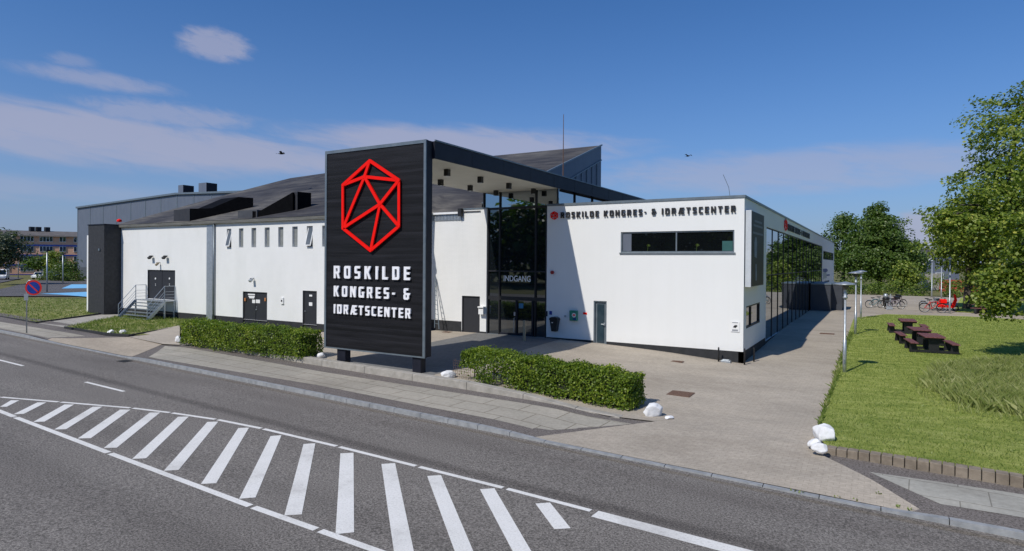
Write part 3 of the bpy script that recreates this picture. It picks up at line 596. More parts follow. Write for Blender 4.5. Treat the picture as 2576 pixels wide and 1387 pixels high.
def lettering(name, text, u0, u1, v0, v1, O, U, Nout, depth, mat, parent, each=None):
    s = (v1-v0)/7; ws = [GL[c][0] if c != ' ' else 2.0 for c in text]; n = len(text)-1
    gap = ((u1-u0)/s-sum(ws))/n; sx = s
    if gap < .62: gap = .62; sx = (u1-u0)/(sum(ws)+gap*n)
    x = 0
    for c, w in zip(text, ws):
        if c != ' ':
            cu = bpy.data.curves.new(name, 'CURVE'); cu.dimensions = '2D'; cu.fill_mode = 'BOTH'; cu.extrude = depth/2; cu.offset = -.11*s
            for loop in GL[c][1]:
                spl = cu.splines.new('POLY'); spl.points.add(len(loop)-1); spl.use_cyclic_u = True
                for p, (a, b) in zip(spl.points, loop): p.co = ((x+a)*sx, b*s, 0, 1)
            curve_mesh('letter', cu, O, U, Nout, u0, v0, depth, mat, parent)
        x += w+gap
def curve_mesh(name, cu, O, U, Nout, u0, v0, depth, mat, parent):
    tmp = bpy.data.objects.new('tmp', cu); COL.objects.link(tmp); dg = bpy.context.evaluated_depsgraph_get(); dg.update()
    me = bpy.data.meshes.new_from_object(tmp.evaluated_get(dg)); bpy.data.objects.remove(tmp)
    O, U, Nn = Vector(O), Vector(U).normalized(), Vector(Nout).normalized(); Zv = Vector((0, 0, 1))
    for v in me.vertices: v.co = O+U*(u0+v.co.x)+Zv*(v0+v.co.y)+Nn*(v.co.z+depth/2)
    me.name = name; me.materials.clear(); return link(name, me, mat, parent)
def font_text(name, body, u0, u1, v0, v1, O, U, Nout, depth, mat, parent):
    cu = bpy.data.curves.new(name, 'FONT'); cu.body = body; cu.extrude = .5; cu.size = 1
    cu.offset = .006
    tmp = bpy.data.objects.new('tmp', cu); COL.objects.link(tmp); dg = bpy.context.evaluated_depsgraph_get(); dg.update()
    me = bpy.data.meshes.new_from_object(tmp.evaluated_get(dg)); bpy.data.objects.remove(tmp)
    xs = [v.co.x for v in me.vertices]; ys = [v.co.y for v in me.vertices]; O, U, Nn = Vector(O), Vector(U).normalized(), Vector(Nout).normalized()
    for v in me.vertices:
        a = (v.co.x-min(xs))/(max(xs)-min(xs)); b = (v.co.y-min(ys))/(max(ys)-min(ys)); v.co = O+U*(u0+(u1-u0)*a)+Vector((0, 0, v0+(v1-v0)*b))+Nn*((v.co.z+.5)*depth)
    me.materials.clear(); return link(name, me, mat, parent)
LV = dict(T=(1175, 10), UL=(975, 190), UR=(1390, 155), LL=(975, 510), LR=(1390, 495), B=(1180, 675), P=(1135, 128), Q=(1250, 332))
LE = ['T UL', 'UL LL', 'LL B', 'B LR', 'LR UR', 'UR T', 'P T', 'P UL', 'P UR', 'P LL', 'P Q', 'Q UR', 'Q LL', 'Q LR', 'Q B']
YP = -10.4                                                  # front of the sign tower
LW = {k: onY(*ZB(*p), YP) for k, p in LV.items()}
_lx = [p[0] for p in LW.values()]; _lz = [p[2] for p in LW.values()]
LN = {k: ((p[0]-min(_lx))/(max(_lx)-min(_lx)), (p[2]-min(_lz))/(max(_lz)-min(_lz))) for k, p in LW.items()}
def logo(name, u0, u1, v0, v1, O, U, Nout, w, depth, mat, parent):
    O, U, Nn = Vector(O), Vector(U).normalized(), Vector(Nout).normalized(); m = MB()
    Q = {k: O+U*(u0+(u1-u0)*a)+Vector((0, 0, v0+(v1-v0)*b)) for k, (a, b) in LN.items()}
    for i, e in enumerate(LE):
        a, b = e.split(); d = depth-.004*(i % 5)*min(1, depth/.08)
        A, B = Q[a], Q[b]; m.beam(A+Nn*d/2, B+Nn*d/2, w, d, Nn)
    for k, q in Q.items(): m.tube([q, q+Nn*(depth+.002)], w*.5, 14)
    return m.build(name, mat, parent)
# ================================================================== sign tower with canopy
XL, XR, ZS, ZT = -13.5, -8.90, 8.54, 9.17; TL, TR = -14.08, -8.98
ZPB = float(onY(1069, 902, YP)[2])
pt = empty('sign_tower', ((TL+TR)/2, YP, .8), 'tall black timber sign tower carrying a long canopy to the glass entrance', 'sign tower')
MB().box(TL+.1, TR-.1, YP, YP+.1, ZPB+.05, ZT-.12).build('timber_cladding', M['planks'], pt)
m = MB(); m.box(TL, TL+.1, YP-.03, YP+.12, ZPB, ZT); m.box(TR-.1, TR, YP-.03, YP+.015, ZPB, ZT); m.box(TL+.1, TR-.1, YP-.028, YP+.12, ZT-.12, ZT-.002); m.box(TL+.1, TR-.1, YP-.028, YP+.12, ZPB+.002, ZPB+.05)
m.build('edge_trim', M['grey_trim'], pt)
MB().box(TL+.02, TR-.012, YP+.12, YP+.37, ZPB+.02, ZT-.01).build('tower_body', M['dark_metal'], pt, bevel=.01)
for px in ((838, 868), (1036, 1059)):
    a = onY(px[0]+9, 910, YP+.25); 
    x0, x1 = onY(846.5 if px[0] < 900 else 1036, 900, YP+.05)[0], onY(869 if px[0] < 900 else 1059, 900, YP+.05)[0]
    MB().box(x0+.02, x1-.02, YP+.05, YP+.34, .45, ZPB+.02).build('leg', M['dark_metal'], pt, bevel=.01)
YC = 15.0
fb = MB(); fb.box(XL+.0, XR, YP+.385, YC, ZS, ZT-.005); fb.build('canopy', M['dark_metal'], pt)
MB().box(TR-.1, TR-.006, YP+.02, YP+.12, ZPB+.01, ZT-.005).build('side_cladding', M['dark_metal'], pt)
jm = MB()
for k in range(1, 10): jm.box(XR-.005, XR+.006, YP+.385+k*2.4, YP+.40+k*2.4, ZS+.02, ZT-.03)
jm.build('canopy_seams', M['black'], pt)
MB().box(XR-.02, XR+.03, YP+.385, YC+.02, ZT-.004, ZT+.05).build('canopy_flashing', M['grey_trim'], pt)
MB().box(XL+.06, XR-.03, YP+.41, .35, ZS-.012, ZS-.003).build('soffit', M['soffit'], pt)
u = lambda q: float(onY(*ZB(*q), YP)[0]); w_ = lambda q: float(onY(*ZB(*q), YP)[2])
O0, UX, NF = (0, YP-.005, 0), (1, 0, 0), (0, -1, 0)
logo('emblem', min(_lx), max(_lx), min(_lz), max(_lz), (0, YP-.05, 0), UX, NF, .12, .06, M['red'], pt)
lettering('lettering', 'ROSKILDE', u((905, 800)), u((1473, 800)), w_((905, 881)), w_((905, 786)), (0, YP-.03, 0), UX, NF, .055, M['letter_white'], pt)
lettering('lettering', 'KONGRES- &', u((905, 1000)), u((1472, 1000)), w_((905, 1015)), w_((905, 934)), (0, YP-.03, 0), UX, NF, .055, M['letter_white'], pt)
lettering('lettering', 'IDRÆTSCENTER', u((905, 1100)), u((1478, 1100)), w_((905, 1141)), w_((905, 1071)), (0, YP-.03, 0), UX, NF, .055, M['letter_white'], pt)
# ceiling lights hanging under the canopy
base = None; lights = []
for row, xx in enumerate((-12.15, -10.03)):
    for k in range(4):
        yy = -7.75+k*2.42 if row else -7.75+k*2.36+2.36*0
        if row == 0 and k == 0: yy = -7.75
        lights.append((xx, yy, row, k))
for xx, yy, row, k in lights:
    if base is None:
        l = empty('ceiling_light', (0, 0, 0), '', 'ceiling light', 'black box lights under the entrance canopy'); MB().box(-.1, .1, -.1, .1, -.27, 0).build('lamp_housing', M['black'], l, bevel=.01)
        MB().disc((0, 0, -.275), .07, (0, 0, 1), .012).build('lamp_lens', M['galv'], l); base = l
    else: l = copy_tree(base)
    l.location = (xx, yy, ZS-.012)
    ordn = ['nearest the sign tower', 'second from the sign tower', 'third from the sign tower', 'nearest the glass entrance'][k]
    l['label'] = 'black box light under the canopy, %s in the %s row' % (ordn, 'street-right' if row else 'left')
# ================================================================== white entrance block on the right
X0, ZTOP, ZW = -9.5, 7.74, 1.03
eb = empty('entrance_building', (X0, 0, .5), 'long white rendered two-storey building with lettered front and glazed side wall', 'building')
fx = lambda px, py: float(onY(px, py, 0)[0]); fz = lambda px, py: float(onY(px, py, 0)[2])
wa, wb = fx(1561, 610), fx(1846.5, 610); wc, wd = 5.30, 6.27
da, db = fx(*ZD(0, 0)), 0
dx0, dx1 = fx(*ZG(1905, 200)), fx(*ZG(2045, 200)); dz0, dz1 = .9, fz(1508, 757.5)
wall = MB(); holed(wall, (0, 0, 0), (1, 0, 0), X0, 0, ZW, ZTOP-.09, [(wa, wb, wc, wd), (dx0, dx1, ZW-.2, dz1)], (0, 1, 0), .16)
gy0, gy1, gt = 6.2, 44.3, 6.73; lw = [float(onX(*ZL(415, 300), 0)[1]), float(onX(*ZL(632, 300), 0)[1])]
holed(wall, (0, 0, 0), (0, 1, 0), 0, 64.8, ZW, ZTOP-.09, [(gy0, gy1, ZW-.2, gt), (lw[0], lw[1], 1.956, 2.944), (45.4, 63.5, 5.35, 6.3)], (-1, 0, 0), .16)
wall.quad((X0, 0, .3), (X0, 64.8, .3), (X0, 64.8, ZTOP-.09), (X0, 0, ZTOP-.09)); wall.quad((X0, 64.8, .3), (0, 64.8, .3), (0, 64.8, ZTOP-.09), (X0, 64.8, ZTOP-.09))
wall.build('wall', M['white_render'], eb, fix=False)
pl = MB(); pl.box(X0, dx0, .012, .2, .2, ZW-.002); pl.box(dx1, -.012, .012, .2, .2, ZW-.002); pl.box(-.2, -.012, .012, gy0, .2, ZW-.003); pl.box(-.2, -.012, gy1, 64.8, .2, ZW-.003); pl.build('plinth', M['plinth'], eb)
MB().quad((X0, .02, ZTOP-.1), (-.02, .02, ZTOP-.1), (-.02, 64.8, ZTOP-.1), (X0, 64.8, ZTOP-.1)).build('roof', M['roofing'], eb)
tr = MB(); tr.box(X0, .04, -.04, .25, ZTOP-.09, ZTOP+.02); tr.box(-.25, .04, .251, 64.85, ZTOP-.088, ZTOP+.02); tr.build('parapet_trim', M['grey_trim'], eb)
O_, UY, IN = (0, 0, 0), (0, 1, 0), (-1, 0, 0)
fr = frame((0, 0, 0), UX, (0, 1, 0), wa, wb, wc, wd, .06, .09, M['grey_trim'], eb, 'window_frame', mull=(fx(1700, 610),), off=.04)
for a, b in ((wa+.06, fx(1700, 610)-.03), (fx(1700, 610)+.03, wb-.06)): pane((0, 0, 0), UX, (0, 1, 0), a, b, wc+.06, wd-.06, .09, M['glass_window'], fr)
MB().box(wa-.05, wb+.05, -.06, .05, wc-.06, wc-.004).build('window_sill', M['grey_trim'], eb)
MB().box(wa+.08, wa+.5, .075, .088, wc+.07, wd-.07).build('curtain', M['panel_grey'], eb)
MB().box(wb-.52, wb-.08, .075, .088, wc+.07, wc+.5).build('blind', mk('teal_screen', (.02, .09, .085), (.03, .11, .10), 4, .5), eb)
for q in ((1350, 600), (1955, 610)):                            # pot plants on the window ledge
    a, b = onY(*ZE(*q), .08)[0], wc+.06; pp = MB(); pp.tube([(a, .075, b), (a+.02, .075, b+.24)], .012, 6)
    for k in range(9):
        t = -1.1+k*.28; pp.add([(a+.02, .078, b+.2), (a+.02+.13*math.sin(t), .076, b+.2+.15*math.cos(t)), (a+.045+.10*math.sin(t), .07, b+.2+.10*math.cos(t))], [(0, 1, 2)])
    tag(pp.build('pot_plant', M['leaf_shrub'], None), 'small leafy plant standing in the %s pane of the wide upper window' % ('left' if q[0] < 1500 else 'right'), 'plant', 'plants in the upper window')
# side door in the front
dr = MB(); dr.box(dx0+.06, dx1-.06, .1, .15, dz0-.15, dz1-.06); d_ = dr.build('door', M['grey_trim'], eb)
frame((0, 0, 0), UX, (0, 1, 0), dx0, dx1, dz0-.2, dz1, .055, .12, M['grey_trim'], d_, 'door_frame', off=.02)
pane((0, 0, 0), UX, (0, 1, 0), dx0+.16, dx1-.16, dz0+.05, dz1-.16, .07, mk('door_glass', (.025, .045, .06), (.035, .06, .075), 3, .1), d_, 'door_glass')
hm = MB(); hm.tube([(dx1-.13, .04, dz0+.95), (dx1-.13, -.03, dz0+.95), (dx1-.26, -.03, dz0+.95)], .012, 6); hm.box(dx1-.17, dx1-.09, .055, .07, dz0+.88, dz0+1.02); hm.build('door_handle', M['galv'], d_)
MB().box(dx0-.04, dx1+.04, -.05, .1, dz0-.2, dz0-.13).build('door_step', M['grey_trim'], eb)
# lower window in the side wall
lf = frame(O_, UY, IN, lw[0], lw[1], 1.956, 2.944, .07, .1, M['black'], eb, 'window_frame', mull=((lw[0]+.38*(lw[1]-lw[0])),), off=.02)
pane(O_, UY, IN, lw[0]+.05, lw[1]-.05, 2.0, 2.9, .08, M['glass_side'], lf)
# glazed curtain wall along the side
gl = MB(); gl.box(-.075, -.05, gy0, gy1, .55, gt); cw = gl.build('curtain_wall', M['glass_side'], eb)
mu = []
y = gy0
while y < gy1+.01: mu.append(y); y += 2.38
mm_ = MB()
for i, y in enumerate(mu): mm_.box(-.055, -.02, y-.035, y+.035, .6, gt-.05)
mm_.build('mullions', M['black'], cw)
mm_ = MB(); mm_.box(-.056, -.025, gy0+.04, gy1, gt-.07, gt-.005); mm_.box(-.056, -.027, gy0+.04, gy1, 4.2, 4.25); mm_.box(-.07, -.024, gy0+.04, gy1, .55, .80)
mm_.build('transoms', M['black'], cw)
# strip window at the far end
sf = frame(O_, UY, IN, 45.4, 63.5, 5.35, 6.3, .08, .1, M['black'], eb, 'window_frame', mull=(48.4, 51.4, 54.4, 57.4, 60.4), off=.03)
pane(O_, UY, IN, 45.5, 63.4, 5.43, 6.22, .09, M['glass_side'], sf)
# facade lettering: a sign of its own on the wall
O2 = (0, -.03, 0)
sg = empty('facade_sign', (fx(*ZE(200, 230)), -.03, 7), 'black raised lettering with small red hexagon emblem across the white front wall', 'sign')
l0, l1 = fx(*ZE(278, 230)), fx(*ZE(2447, 150)); v0, v1 = fz(*ZE(278, 262)), fz(*ZE(278, 188))
lettering('lettering', 'ROSKILDE KONGRES- & IDRÆTSCENTER', l0, l1, v0, v1, O2, UX, NF, .05, M['black'], sg)
logo('emblem', fx(*ZE(158, 230)), fx(*ZE(240, 230)), fz(*ZE(200, 276)), fz(*ZE(200, 181)), O2, UX, NF, .032, .05, M['red'], sg)
# lettering on the side fascia
NX = (1, 0, 0); sy = lambda q: float(onX(*ZF(*q), 0)[1]); sz = lambda q: float(onX(*ZF(*q), 0)[2])
sg2 = empty('fascia_sign', (.03, sy((615, 300)), 7), 'black lettering with red emblem high on the shaded side wall above the glazing', 'sign')
lettering('lettering', 'ROSKILDE KONGRES- & IDRÆTSCENTER', sy((645, 350)), sy((952, 450)), sz((645, 395)), sz((645, 300)), (.03, 0, 0), UY, NX, .04, M['black'], sg2)
logo('emblem', sy((597, 300)), sy((636, 300)), sz((615, 395)), sz((615, 240)), (.03, 0, 0), UY, NX, .06, .03, M['red'], sg2)
# banner light box at the corner
b0, b1 = float(onX(*ZF(150, 600), .3)[1]), float(onX(*ZF(322, 600), .3)[1]); bz0, bz1 = float(onX(*ZF(135, 1195), .3)[2]), float(onX(*ZF(150, 105), .3)[2])
bn = empty('banner_box', (.15, (b0+b1)/2, bz0), 'tall dark poster in a deep aluminium light box at the white corner', 'poster box')
MB().box(.03, .27, b0, b1, bz0, bz1).build('box_casing', mk('casing_white', (.5, .53, .56), (.56, .59, .62), 4, .45), bn, bevel=.01)
MB().box(.272, .285, b0+.03, b1-.03, bz0+.03, bz1-.03).build('poster', mk('poster_dark', (.010, .011, .015), (.022, .024, .03), .8, .5), bn)
ps = MB(); H_ = bz1-bz0
pw = b1-b0
for k, (f, a, b) in enumerate(((.80, .12, .88), (.86, .2, .8), (.70, .1, .9))): ps.box(.286, .289, b0+pw*a, b0+pw*b, bz0+H_*f, bz0+H_*(f+.028))
ps.build('poster_lines', M['panel_grey'], bn)
fg = MB()
for prof, mt in (([(.32, .08), (.42, .08), (.40, .3), (.30, .3)], 0), ([(.22, .40), (.40, .38), (.42, .60), (.36, .66), (.27, .66), (.2, .58)], 0)): fg.prism([(.286, b0+pw*a, bz0+H_*b) for a, b in prof], (.004, 0, 0))
fg.build('poster_figure', M['skin_grey'], bn)
# ---- glass entrance between the two white walls ----------------------------
gx0, gx1, gY = -13.1, X0, .03
ge = empty('glass_entrance', ((gx0+gx1)/2, gY, .97), 'tall dark glass entrance front with double door and white INDGANG lettering', 'glass entrance')
MB().box(gx0, gx1-.0, gY+.06, gY+.1, .9, 7.62).build('glazing', M['glass'], ge)
MB().box(XL+.1, X0+.6, gY+.06, gY+.1, 7.68, ZS-.02).build('upper_glazing', M['glass_sky'], ge)
mX = [float(onY(p, 700, gY)[0]) for p in (1255.7, 1346)]; zt_ = [float(onY(1300, p, gY)[2]) for p in (683, 527)]
fm = MB()
for X in [gx0+.04]+mX+[gx1-.05]: fm.box(X-.032, X+.032, gY-.03, gY+.06, .93, 7.62)
for X in [XL+.14]+mX+[X0+.56]: fm.box(X-.03, X+.03, gY-.03, gY+.06, 7.70, ZS-.02)
fm.build('posts', M['black'], ge)
dlt = float(onY(*ZH(700, 385), gY)[2])
fm = MB(); fm.box(gx0, gx1, gY-.02, gY+.055, 7.6, 7.71); fm.box(gx0+.08, gx1-.08, gY-.02, gY+.055, zt_[0]-.035, zt_[0]+.035); fm.box(gx0+.08, gx1-.08, gY-.02, gY+.055, dlt-.09, dlt+.09)
fm.build('transoms', M['black'], ge)
MB().box(gx0, gx1, gY-.025, gY+.055, .9, .985).build('threshold', M['grey_trim'], ge)
font_text('lettering', 'INDGANG', float(onY(1265.5, 700, gY)[0]), float(onY(1333, 700, gY)[0]), float(onY(1300, 708.5, gY)[2]), float(onY(1300, 694, gY)[2]), (0, gY+.058, 0), UX, NF, .006, M['letter_white'], ge)
hx = [float(onY(*ZH(q, 700), gY)[0]) for q in (865, 1200)]
dm = MB(); dm.box(hx[0]-.05, hx[0]+.05, gY-.01, gY+.058, .99, dlt-.09); dm.box(hx[1]-.05, hx[1]+.05, gY-.01, gY+.058, .99, dlt-.09); dm.box(hx[0]+.05, hx[1]-.05, gY-.008, gY+.058, .99, 1.08); dm.box(mX[0]+.05, hx[0]-.05, gY-.008, gY+.058, .99, 1.08)
de = dm.build('entrance_door', M['dark_metal'], ge)
MB().tube([(hx[0]-.1, gY+.03, 1.9), (hx[0]-.1, gY-.06, 1.88), (hx[0]-.1, gY-.06, 1.15), (hx[0]-.1, gY+.03, 1.13)], .02, 8).build('door_handle', M['galv'], de)
a = onY(*ZH(955, 545), gY); MB().box(a[0]-.13, a[0]+.13, gY+.048, gY+.056, a[2]-.13, a[2]+.13).build('sticker', mk('sticker_blue', (.02, .16, .32), (.03, .22, .40), 3, .4), de)
a = onY(*ZH(825, 690), gY); MB().box(a[0]-.06, a[0]+.06, gY+.048, gY+.056, a[2]-.16, a[2]+.04).build('notice', M['galv'], de)
# clerestory returns of the canopy above the white roof
MB().box(XR-.34, XR-.3, gY+.12, YC-.1, ZTOP-.06, ZS-.005).build('side_glazing', M['glass_sky'], ge)
fm = MB()
for k in range(7): fm.box(XR-.3, XR-.24, gY+.15+k*2.4, gY+.23+k*2.4, ZTOP-.06, ZS-.005)
fm.build('side_posts', M['black'], ge)
MB().box(XL+.1, XL+.14, gY+.12, YC-.1, 7.5, ZS-.005).build('side_glazing', M['glass_sky'], ge)
# ================================================================== white brick hall with the dark pitched roof on the left
YL = -2.6
M['recess'] = mk('window_recess', (.17, .17, .155), (.22, .22, .2), 3, .6); M['pane_tilt'] = mk('pane_tilt', (.10, .115, .125), (.15, .165, .175), 2, .2); M['pane_grey'] = mk('pane_grey', (.20, .21, .20), (.27, .28, .27), 2, .25)
xl = float(onY(305, 600, YL)[0]); XR2 = -17.2; EV = 7.12; ZWB = 1.13
hx_ = lambda q: float(onY(q[0], q[1], YL)[0]); hz_ = lambda q: float(onY(q[0], q[1], YL)[2])
bh = empty('brick_hall', ((xl+XR2)/2, YL, .62), 'white painted brick hall with black plinth and large dark pitched roof', 'building')
wins = []
for a, b in ((100, 133), (190, 223), (283, 318), (381, 418), (482, 520), (586, 626), (694, 738), (808, 851)): wins.append((hx_(ZB(a, 580)), hx_(ZB(b, 580))))
wz0, wz1 = hz_(ZB(116, 652)), hz_(ZB(116, 513))
D1 = (hx_(ZK(375, 600)), hx_(ZK(862, 600)), hz_(ZK(600, 297))); D2 = (hx_(ZK(1572, 600)), hx_(ZK(1856, 600)), hz_(ZK(1700, 275)))
D3 = (hx_(ZJ(770, 600)), hx_(ZJ(1368, 600)), hz_(ZJ(1000, 308)), hz_(ZJ(1000, 940)))
holes = [(a, b, wz0, wz1) for a, b in wins]+[(D1[0], D1[1], .9, D1[2]), (D2[0], D2[1], .9, D2[2]), (D3[0], D3[1], D3[3], D3[2])]
w = MB(); holed(w, (0, YL, 0), (1, 0, 0), xl, XR2, ZWB, EV+.1, [h if h[2] > 1 else (h[0], h[1], ZWB-.1, h[3]) for h in holes], (0, 1, 0), .2)
w.quad((XR2, YL, .5), (XR2, 0, .5), (XR2, 0, 7.6), (XR2, YL, 7.6))
tz = 7.46; ND = (float(onY(*ZG(498, 200), 0)[0]), float(onY(*ZG(690, 200), 0)[0]), float(onY(*ZC(250, 941), 0)[2]))
ZB2 = float(onY(1093, 804.5, 0)[2]); xm = ND[0]
holed(w, (0, 0, 0), (1, 0, 0), XR2, xm-.02, ZB2, tz, [], (0, 1, 0), .1)
holed(w, (0, -.06, 0), (1, 0, 0), xm-.02, -13.1, 1.06, 7.66, [(ND[0], ND[1], .9, ND[2])], (0, 1, 0), .14)
w.quad((-13.1, -.06, .9), (-13.1, .3, .9), (-13.1, .3, 7.66), (-13.1, -.06, 7.66)); w.quad((xm-.02, -.06, .9), (xm-.02, .02, .9), (xm-.02, .02, 7.66), (xm-.02, -.06, 7.66))
w.quad((xl, YL, .5), (xl, 16, .5), (xl, 16, 12), (xl, YL, 7.2)); w.quad((xl, 16, .5), (-13.6, 16, .5), (-13.6, 16, 12.), (xl, 16, 12.))
w.build('wall', M['white_brick'], bh, fix=False)
p_ = MB(); p_.box(xl, D1[0], YL+.012, YL+.2, .3, ZWB-.002); p_.box(D1[1], D2[0], YL+.012, YL+.2, .3, ZWB-.002); p_.box(D2[1], XR2-.01, YL+.012, YL+.2, .3, ZWB-.002)
p_.box(XR2+.012, xm-.03, .012, .2, .5, ZB2-.002); p_.box(ND[1], -13.11, -.05, .1, .6, 1.058); p_.build('plinth', M['plinth'], bh)
for i, (a, b) in enumerate(wins):
    rv = MB().box(a, b, YL+.155, YL+.17, wz0, wz1); win = rv.build('window', M['recess'], bh)
    tl = .24 if i in (0, 6) else 0
    m = MB(); H = wz1-wz0; t = .05 if tl else .035
    c, s_ = math.cos(tl), math.sin(tl); ax, az_ = Vector((1, 0, 0)), Vector((0, -s_, -c)); top = Vector(((a+b)/2, YL+.135 if not tl else YL+.13, wz1-.04)); Hn = H-.07; hw = (b-a)/2-.012
    nn = ax.cross(az_)
    for sgn in (-1, 1): m.obox(top+ax*(sgn*(hw-t/2))+az_*(Hn/2), ax, nn, az_, t/2, .02, Hn/2)
    for k in (t/2, Hn-t/2): m.obox(top+az_*k, ax, nn, az_, hw-t, .018, t/2)
    m.build('window_frame', M['white_paint'] if tl else M['galv'], win)
    MB().obox(top+az_*(Hn/2), ax, nn, az_, hw-t, .006, Hn/2-t).build('pane', M['pane_tilt'] if tl else M['pane_grey'], win)
# doors
def leafdoor(name, x0, x1, z0, z1, Y, leaves, mat=None):
    m = MB(); n = leaves; wd_ = (x1-x0)/n
    for k in range(n): m.box(x0+wd_*k+.02, x0+wd_*(k+1)-.02, Y+.08, Y+.13, z0, z1-.04)
    d = m.build(name, mat or M['door_black'], bh, bevel=.008)
    f = MB(); f.box(x0, x0+.04, Y+.03, Y+.16, z0, z1); f.box(x1-.04, x1, Y+.03, Y+.16, z0, z1); f.box(x0+.04, x1-.04, Y+.03, Y+.158, z1-.05, z1); f.build('door_frame', M['black'], d); return d
d = leafdoor('door', D1[0], D1[1], .55, D1[2], YL, 2)
hn = MB(); q = onY(*ZK(632, 650), YL); hn.disc((q[0], YL+.06, q[2]), .045, (0, 1, 0), .05, 12); q2 = onY(*ZK(636, 600), YL); hn.disc((q2[0], YL+.07, q2[2]), .03, (0, 1, 0), .03, 12); hn.build('door_handle', M['galv'], d)
nt_ = MB()
for (a, b, c, e) in ((460, 600, 340, 358), (472, 596, 380, 398), (486, 585, 404, 424), (545, 605, 455, 520), (620, 700, 455, 520)):
    p, q = onY(*ZK(a, e), YL), onY(*ZK(b, c), YL); nt_.box(p[0], q[0], YL+.066, YL+.078, p[2], q[2])
nt_.build('door_notice', M['white_paint'], d)
om = MB()
for a in (418, 820):
    p = onY(*ZK(a, 450), YL); om.box(p[0]-.06, p[0]+.06, YL+.0, YL+.075, p[2]-.1, p[2]+.1)
om.build('warning_lamp', mk('amber', (.45, .16, .05), (.55, .25, .1), 5, .4), d)
d = leafdoor('door', D2[0], D2[1], .6, D2[2], YL, 1)
nt_ = MB()
for (a, b, c, e) in ((1688, 1745, 355, 388), (1682, 1748, 510, 575)):
    p, q = onY(*ZK(a, e), YL), onY(*ZK(b, c), YL); nt_.box(p[0], q[0], YL+.066, YL+.078, p[2], q[2])
nt_.build('door_notice', M['white_paint'], d)
q = onY(*ZK(1600, 682), YL); MB().tube([(q[0], YL+.09, q[2]), (q[0], YL+.02, q[2]), (q[0]+.15, YL+.02, q[2]+.01)], .014, 6).build('door_handle', M['galv'], d)
d = leafdoor('door', D3[0], D3[1], D3[3], D3[2], YL, 2)
hn = MB()
for a in (922, 1226):
    for b, r in ((495, .07), (612, .025), (640, .03)):
        q = onY(*ZJ(a, b), YL); hn.disc((q[0], YL+.07, q[2]), r, (0, 1, 0), .03, 12)
hn.build('door_fitting', M['white_paint'], d)
leafdoor('door', ND[0], ND[1], .85, ND[2], -.06, 1)
# grey corner panel and downpipe
ga, gb_ = hx_(ZA(1537, 800)), hx_(ZA(1580, 800))
MB().box(ga, gb_, YL-.03, YL-.004, .7, EV+.02).build('metal_panel', M['galv'], bh)
q = hx_(ZA(1598, 800)); MB().tube([(q, YL-.1, .6), (q, YL-.1, EV+.1)], .06, 10).build('downpipe', M['grey_trim'], bh, True)
MB().box(q-.16, q-.09, YL-.05, YL-.002, .7, EV+.05).build('downpipe_cover', M['dark_metal'], bh)
# ribbed ventilation strip and flashing right of the tower
rb = MB(); x = XR2+.02
while x < xm-.12: rb.box(x, x+.06, -.05, -.003, 7.1, 7.44); x += .1
rb.box(XR2, xm-.04, -.02, -.004, 7.1, 7.44); rb.build('ribbed_panel', M['galv'], bh)
MB().box(XR2, xm-.04, -.14, -.002, 7.45, 7.56).build('eaves_board', M['white_paint'], bh); MB().box(xm-.02, -13.08, -.09, .3, 7.66, 7.73).build('wall_cap', M['grey_trim'], bh)
MB().box(xm-.16, xm+.06, -.3, -.1, 7.3, 7.72).build('rainwater_hopper', M['black'], bh)
# gutter along the eaves
MB().box(xl-.2, XR2+.02, YL-.2, YL-.02, EV+.1, EV+.3).build('gutter', mk('weathered_gutter', (.10, .10, .09), (.17, .165, .145), 2, .7, .2, stretch=(.5, 4, 4)), bh)
# roof: one ruled surface from the eaves to the level ridge at the back
RY0, RYR = YL-.22, 16.71
def eave(x): return 7.42 if x < XR2 else 7.42+(x-XR2)/(-13.5-XR2)*(6.93-7.42)
Ax, Dx = xl-.4, -49.0; nxr, nyr = 40, 24; V = []
for j in range(nyr+1):
    t = j/nyr
    for i in range(nxr+1):
        s = i/nxr; xf = Ax+(-13.5-Ax)*s; xb = Dx+(-13.5-Dx)*s; x = xf*(1-t)+xb*t; y = RY0+(RYR-RY0)*t
        zb = 13.6+.29*min(1, s*4); V.append((x, y, eave(xf)*(1-t)+zb*t+.05*math.sin(3.14*t)) if not (x > XR2+.1 and y < .55) else (x, -.13+.001*(y+3), 7.53+.001*(y+3)))
ia = [(j*(nxr+1)+i) for j in range(nyr) for i in range(nxr)]
FC = np.array([(k, k+1, k+nxr+2, k+nxr+1) for k in ia if not (V[k][1] < 0 and V[k+nxr+1][1] < 0 and V[k][0] > XR2+.1)])
polymesh('roof', np.array(V), FC, M['roofing'], bh)
sd = MB(); C_ = (-13.5, RYR, 13.89)
sd.add([(-13.5, .05, 7.3), (-13.5, RYR, 7.3), (-13.5, RYR, 13.87), (-13.5, .05, 7.95)], [(0, 1, 2, 3)]); sd.quad((-13.5, RYR, 7), (-49, RYR, 7), (-49, RYR, 13.6), (-13.5, RYR, 13.87)); sd.build('roof_side', M['panel_grey'], bh, fix=False)
ed = MB(); ed.beam((-13.46, .05, 7.97), (-13.46, RYR, 13.91), .12, .10); ed.beam((-13.46, 8.2, 9.5), (-13.46, RYR, 12.75), .05, .08)
for k in range(8): y = 9.2+k*.95; ed.beam((-13.46, y, 7.6), (-13.46, y, 9.5+(y-8.2)*.382), .05, .05, (1, 0, 0))
ed.build('roof_side_ribs', M['grey_trim'], bh)
rf = lambda x, y: 7.42+.3215*(y-RY0)

